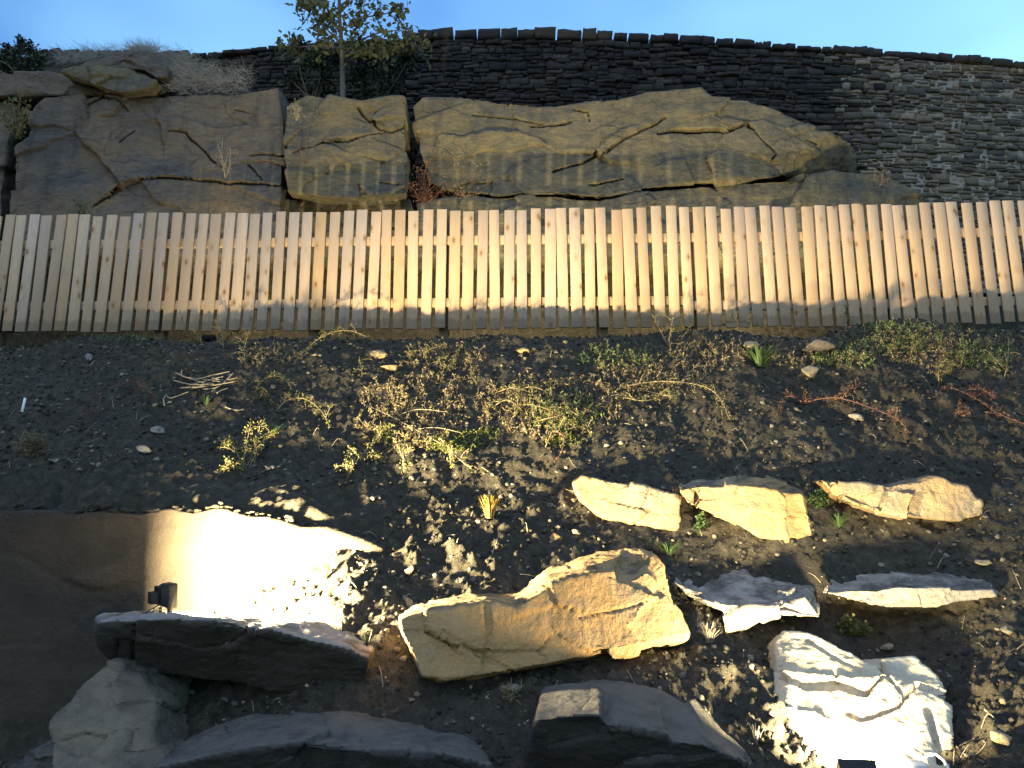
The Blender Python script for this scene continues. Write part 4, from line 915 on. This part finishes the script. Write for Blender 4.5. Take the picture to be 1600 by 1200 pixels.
# uncountable low growth: masses of leaves in patches on the bank
def patch(name, label, ells, n, mat, seed, L, W, up=.35, spread=.02, blades=False):
    r = np.random.default_rng(seed); mb = MB()
    tot = sum(e[2] * e[3] for e in ells)
    for (cx, cy, rx, ry) in ells:
        for _ in range(max(4, int(n * rx * ry / tot / 6))):
            a, q = r.uniform(0, 6.28), r.random() ** .6; g = G(cx + math.cos(a) * q * rx, cy + math.sin(a) * q * ry)
            ht = L * r.uniform(1.2, 3.2); sd = r.normal(size=3) * .6 + np.array([0, -.25, .8]); sd /= np.linalg.norm(sd); tip = g + sd * ht; sw = np.array([.0012, 0, .0006])
            if not blades: mb.add([g - sw, g + sw, tip + sw * .5, tip - sw * .5], [(0, 1, 2, 3)])
            for q in range(6):
                p = (g + r.normal(size=3) * np.array([.02, .02, .006])) if blades else g + sd * ht * r.uniform(.15, 1) + r.normal(size=3) * .002
                d = r.normal(size=3) * (.45 if blades else .8) + np.array([0, -.15, up * (3 if blades else 1)]); z_ = r.uniform(.5, 1.3)
                mb.leaf(p, d, r.normal(size=3) + np.array([0, -.6, .8]), L * z_, W * z_)
    o = link(name, mb.mesh(name), M[mat]); o['kind'] = 'stuff'; o['label'] = label; return o
patch('moss', 'green moss cushions in the middle of the bank', [(715, 692, 45, 16), (880, 690, 30, 12), (690, 700, 20, 10), (760, 680, 22, 10)], 3600, 'leaf_moss', 51, .012, .008, .2)
patch('dry_weeds', 'low brown and olive weeds covering parts of the bank', [(860, 640, 120, 50), (1010, 590, 90, 34), (1270, 545, 120, 32), (1480, 545, 130, 34), (640, 650, 90, 60), (1100, 560, 60, 28), (420, 560, 60, 18), (690, 570, 70, 30)], 15000, 'leaf_dry', 52, .024, .008, .3)
patch('green_weeds', 'low green weeds under the right half of the fence', [(1400, 535, 80, 24), (1320, 560, 60, 20), (1530, 560, 60, 22), (960, 560, 60, 20), (880, 650, 60, 30)], 4600, 'leaf_grass', 53, .026, .008, .5)
patch('short_grass', 'short grass at the fence foot on the left', [(60, 527, 90, 6), (250, 530, 120, 6), (1480, 512, 120, 8)], 1500, 'leaf_grass', 54, .035, .005, .6, blades=True)
# grass and scrub behind the fence
def patch_xy(name, label, n, mat, seed, x0, x1, y0, y1, L, W, zf=None):
    r = np.random.default_rng(seed); mb = MB()
    for _ in range(n):
        x, y = r.uniform(x0, x1), r.uniform(y0, y1); z = float(h_base([x], [y])[0]) if zf is None else zf(x, y)
        d = r.normal(size=3) * .45 + np.array([0, -.1, .9]); s = r.uniform(.5, 1.3); mb.leaf(np.array([x, y, z - .01]), d, r.normal(size=3) + np.array([0, -.6, .5]), L * s, W * s)
    o = link(name, mb.mesh(name), M[mat]); o['kind'] = 'stuff'; o['label'] = label; return o
patch_xy('grass', 'rough lit grass behind the fence', 2600, 'leaf_grass', 55, -5.4, 5.2, 7.4, 8.1, .09, .012)
# pale dead grass on the crest of the rock face
def crest_grass(label, cells, n, seed, mat='leaf_straw', L=(.10, .30)):
    r = np.random.default_rng(seed); mb = MB()
    for k in range(n):
        (x0, y0, x1, y1, Y) = cells[r.integers(len(cells))]; px, py = r.uniform(x0, x1), r.uniform(y0, y1); p = P(px, py, Y + r.uniform(-.12, .25)); l = r.uniform(*L)
        d = np.array([r.normal() * .55, -.35 + r.normal() * .3, r.normal() * .6 + .25]); d /= np.linalg.norm(d); w = np.array([r.normal() * .3, 0, 1]) * .0022
        q1 = p + d * l * .5 + (0, 0, .03 * l); q2 = p + d * l + np.array([0, -.02, -.22 * l])
        mb.add([p - w, p + w, q1 - w * .8, q1 + w * .8, q2], [(0, 1, 3, 2), (2, 3, 4)])
    o = link('dead_grass', mb.mesh('dead_grass'), M[mat]); o['kind'] = 'stuff'; o['label'] = label; return o
crest_grass('bleached dead grass trailing over the crest of the rock', [(90, 84, 150, 98, 8.6), (130, 78, 215, 92, 8.7), (205, 74, 250, 84, 8.6), (240, 84, 300, 120, 8.55), (240, 84, 300, 120, 8.55), (260, 94, 345, 140, 8.45), (270, 108, 392, 148, 8.35), (270, 108, 392, 148, 8.35)], 4200, 71, L=(.08, .24))
# rounded bank of earth that carries the dead grass
o = link('earth_mound', rock_mesh('earth_mound', loop([(60, 100), (130, 90), (210, 82), (250, 88), (300, 108), (350, 130), (400, 146), (440, 160), (60, 160)], 8.85), [p + np.array([0, .9, .15]) for p in loop([(60, 100), (130, 90), (210, 82), (250, 88), (300, 108), (350, 130), (400, 146), (440, 160), (60, 160)], 8.85)], .03, rough=1.2, seed=72, facets=None), M['soil'])
o['kind'] = 'structure'; o['label'] = 'earth mound on top of the rock face'

def foliage_blob(mb, c, rad, n, r, L, W, shell=.35):
    for _ in range(n):
        d = r.normal(size=3); d /= np.linalg.norm(d); q = c + d * rad * (1 - shell * r.random() ** 1.5)
        mb.leaf(q, d + r.normal(size=3) * .8, r.normal(size=3) + d, L * r.uniform(.6, 1.3), W * r.uniform(.6, 1.3))
# oak sapling
tb = P(536, 156, 9.3); tree = empty('oak_sapling', tb, 'young oak with autumn leaves standing in front of the stone wall', 'tree'); r = np.random.default_rng(81)
tr = MB(); Yt = 9.3
def tp(px, py, dy=0): return P(px, py, Yt + dy) - tb
tr.tube(bez([tp(536, 165), tp(535, 110), tp(533, 60), tp(530, 10), tp(534, -50)], 6), .040, .018, 8)
limbs = [[(534, 70), (510, 45), (485, 20), (462, 8)], [(534, 85), (570, 60), (610, 48), (655, 52)], [(532, 50), (560, 30), (600, 22), (638, 12)], [(533, 75), (500, 72), (462, 74), (442, 78)],
         [(531, 30), (505, 8), (480, -15)], [(531, 20), (555, -5), (575, -30)], [(534, 90), (575, 76), (625, 72), (660, 60)], [(532, 45), (515, 30), (512, 5)], [(530, 5), (520, -40), (505, -60)], [(532, 10), (570, -20), (615, -40)]]
cr = MB()
for lm in limbs:
    path = bez([tp(*q, dy=r.uniform(-.25, .25) * k) for k, q in enumerate(lm)], 6); tr.tube(path, .016, .004, 6)
    for k in range(3, len(path)):
        if r.random() < .5: continue
        for _ in range(2):
            e = path[k] + r.normal(size=3) * np.array([.10, .10, .075]); tr.tube([path[k], (path[k] + e) / 2 + (0, 0, .02), e], .004, .0015, 4)
            for _ in range(14):
                d = r.normal(size=3); mb_p = e + r.normal(size=3) * .055
                cr.leaf(mb_p, d, r.normal(size=3) + np.array([0, -.8, .6]), .095 * r.uniform(.6, 1.25), .058 * r.uniform(.7, 1.2), .18)
link('trunk', tr.mesh('trunk'), M['bark'], tree); link('crown', cr.mesh('crown'), M['leaf_oak'], tree)
# shrubs on the crest
def bush(label, blobs, base, n, seed, mat='leaf_dark', L=.07, W=.045, Y=9.8, name='bush'):
    r = np.random.default_rng(seed); b = P(*base, Y); e = empty(name, b, label, 'bush', 'dark bushes along the crest'); st, cr = MB(), MB()
    for (px, py, rp) in blobs:
        c = P(px, py, Y + r.uniform(-.25, .25)) - b; rad = rp * Y * 1.08 / FPX
        st.tube(bez([np.array([r.uniform(-.05, .05), 0, -.05]), c * .5 + r.normal(size=3) * .05, c], 4), .012, .004, 5)
        for _ in range(9):
            d = r.normal(size=3); d /= np.linalg.norm(d); st.tube([c, c + d * rad * .9], .004, .0015, 4)
            foliage_blob(cr, c + d * rad * .6, rad * .5, int(n / 9), r, L, W, .8)
    link('stems', st.mesh('stems'), M['bark'], e); link('crown', cr.mesh('crown'), M[mat], e); return e
bush('dark green bush to the right of the oak, against the wall', [(575, 95, 22), (608, 90, 22), (628, 110, 20), (590, 125, 26), (560, 118, 20), (615, 135, 20), (640, 90, 14), (570, 140, 22)], (595, 158), 150, 91)
bush('dark leggy bush to the left of the oak, against the wall', [(468, 72, 12), (495, 85, 16), (480, 105, 20), (510, 110, 20), (455, 125, 18), (500, 135, 20), (525, 90, 12)], (490, 156), 120, 92)
bush('black bush on the skyline at the far left', [(38, 72, 14), (18, 82, 14), (52, 84, 14), (30, 95, 18), (5, 95, 16), (60, 98, 12), (-20, 88, 22), (-60, 92, 30)], (30, 118), 150, 93, Y=9.4)
# small shrubs rooted in the rock joints
def joint_plant(label, base, tips, Y, seed, mat, twig, L, W, n, name='shrub'):
    r = np.random.default_rng(seed); b = P(*base, Y); e = empty(name, b, label, 'shrub', 'shrubs rooted in the rock joints'); st, lv = MB(), MB()
    for t in tips:
        tip = P(t[0], t[1], Y - r.uniform(.05, .3)) - b; path = bez([np.zeros(3), tip * .5 + r.normal(size=3) * .03, tip], 6); st.tube(path, .006, .002, 5)
        for k in range(3, len(path)):
            for _ in range(n):
                q = path[k] + r.normal(size=3) * .035; lv.leaf(q, r.normal(size=3), r.normal(size=3) + np.array([0, -.7, .6]), L * r.uniform(.6, 1.2), W * r.uniform(.6, 1.2))
                if r.random() < .3: st.tube([path[k], q], .002, .001, 3)
    link('stems', st.mesh('stems'), M[twig], e); link('leaves', lv.mesh('leaves'), M[mat], e); return e
joint_plant('pale-leaved sapling growing out of the wide joint at far left', (26, 216), [(8, 168), (18, 155), (32, 150), (42, 165), (24, 178), (44, 182), (5, 182)], 8.05, 101, 'leaf_spray', 'twig_pale', .06, .032, 3)
joint_plant('russet dead shrub at the foot of the right vertical joint', (662, 318), [(650, 262), (668, 250), (690, 262), (640, 290), (700, 285), (660, 275), (680, 290), (648, 305), (690, 300), (672, 270)], 8.05, 102, 'leaf_red', 'twig_red', .035, .015, 5)
joint_plant('brown dead shrub on the rock right of the russet one', (722, 306), [(712, 250), (735, 245), (752, 262), (700, 275), (765, 285), (738, 280), (720, 285), (745, 296), (708, 296)], 8.0, 103, 'leaf_dry', 'twig_red', .028, .010, 4)
joint_plant('dry straw-coloured weed in the sloping crack of the left rock face', (352, 278), [(340, 225), (348, 215), (356, 240), (345, 250), (360, 232)], 8.05, 104, 'leaf_straw', 'twig_pale', .03, .008, 2)
joint_plant('tiny dry tuft high on the square-cut block', (463, 188), [(456, 165), (462, 158), (468, 166), (459, 172)], 8.02, 105, 'leaf_straw', 'twig_pale', .04, .010, 3)
joint_plant('small leafy weed behind the fence at the left', (132, 345), [(120, 320), (130, 316), (140, 322), (125, 330), (138, 332)], 8.0, 106, 'leaf_green', 'twig', .04, .022, 3)
joint_plant('thin bare plant on the square-cut block, right of its left joint', (478, 255), [(470, 215), (482, 205), (488, 225), (468, 238)], 8.02, 107, 'leaf_dry', 'twig_red', .016, .008, 1)
joint_plant('thin weed where the rock face meets the wall at right', (1378, 286), [(1365, 262), (1382, 258), (1392, 270), (1370, 272)], 8.1, 108, 'leaf_dry', 'twig', .03, .008, 3)
r = np.random.default_rng(123); mb = MB(); x, y, z, _ = scatter_points(420, 124, y0=3.0, y1=6.6)
for k in range(len(x)):
    a = r.uniform(0, 3.14); l = r.uniform(.03, .11); dx, dy = math.cos(a) * l, math.sin(a) * l * .8; xs_, ys_ = np.array([x[k], x[k] + dx * .5, x[k] + dx]), np.array([y[k], y[k] + dy * .5, y[k] + dy])
    if xs_[2] < -.85 and 4.05 < ys_[2] < 4.6: continue
    hz_ = H(xs_, ys_) + np.array([.004, r.uniform(.008, .025), .006]); mb.tube(bez(list(np.stack([xs_, ys_, hz_], 1)), 3), r.uniform(.0012, .003), .001, 4)
o = link('twig_litter', mb.mesh('twig_litter'), M['twig_pale']); o['kind'] = 'stuff'; o['label'] = 'dry twig litter strewn over the bank'
# white plant label stuck in the soil
tg = empty('plant_label', G(34, 645), 'small white plant label stuck upright in the dark soil at far left', 'plant label')
r_ = MB(); r_.box((0, 0, .05), (.016, .003, .11)); link('plate', bevelled(r_.mesh('plate'), .001, 1), M['white_tag'], tg); tg.rotation_euler = (0.1, 0.12, .3)
r_ = MB(); r_.box((0, 0, -.01), (.006, .003, .03)); link('spike', r_.mesh('spike', False), M['white_tag'], tg)
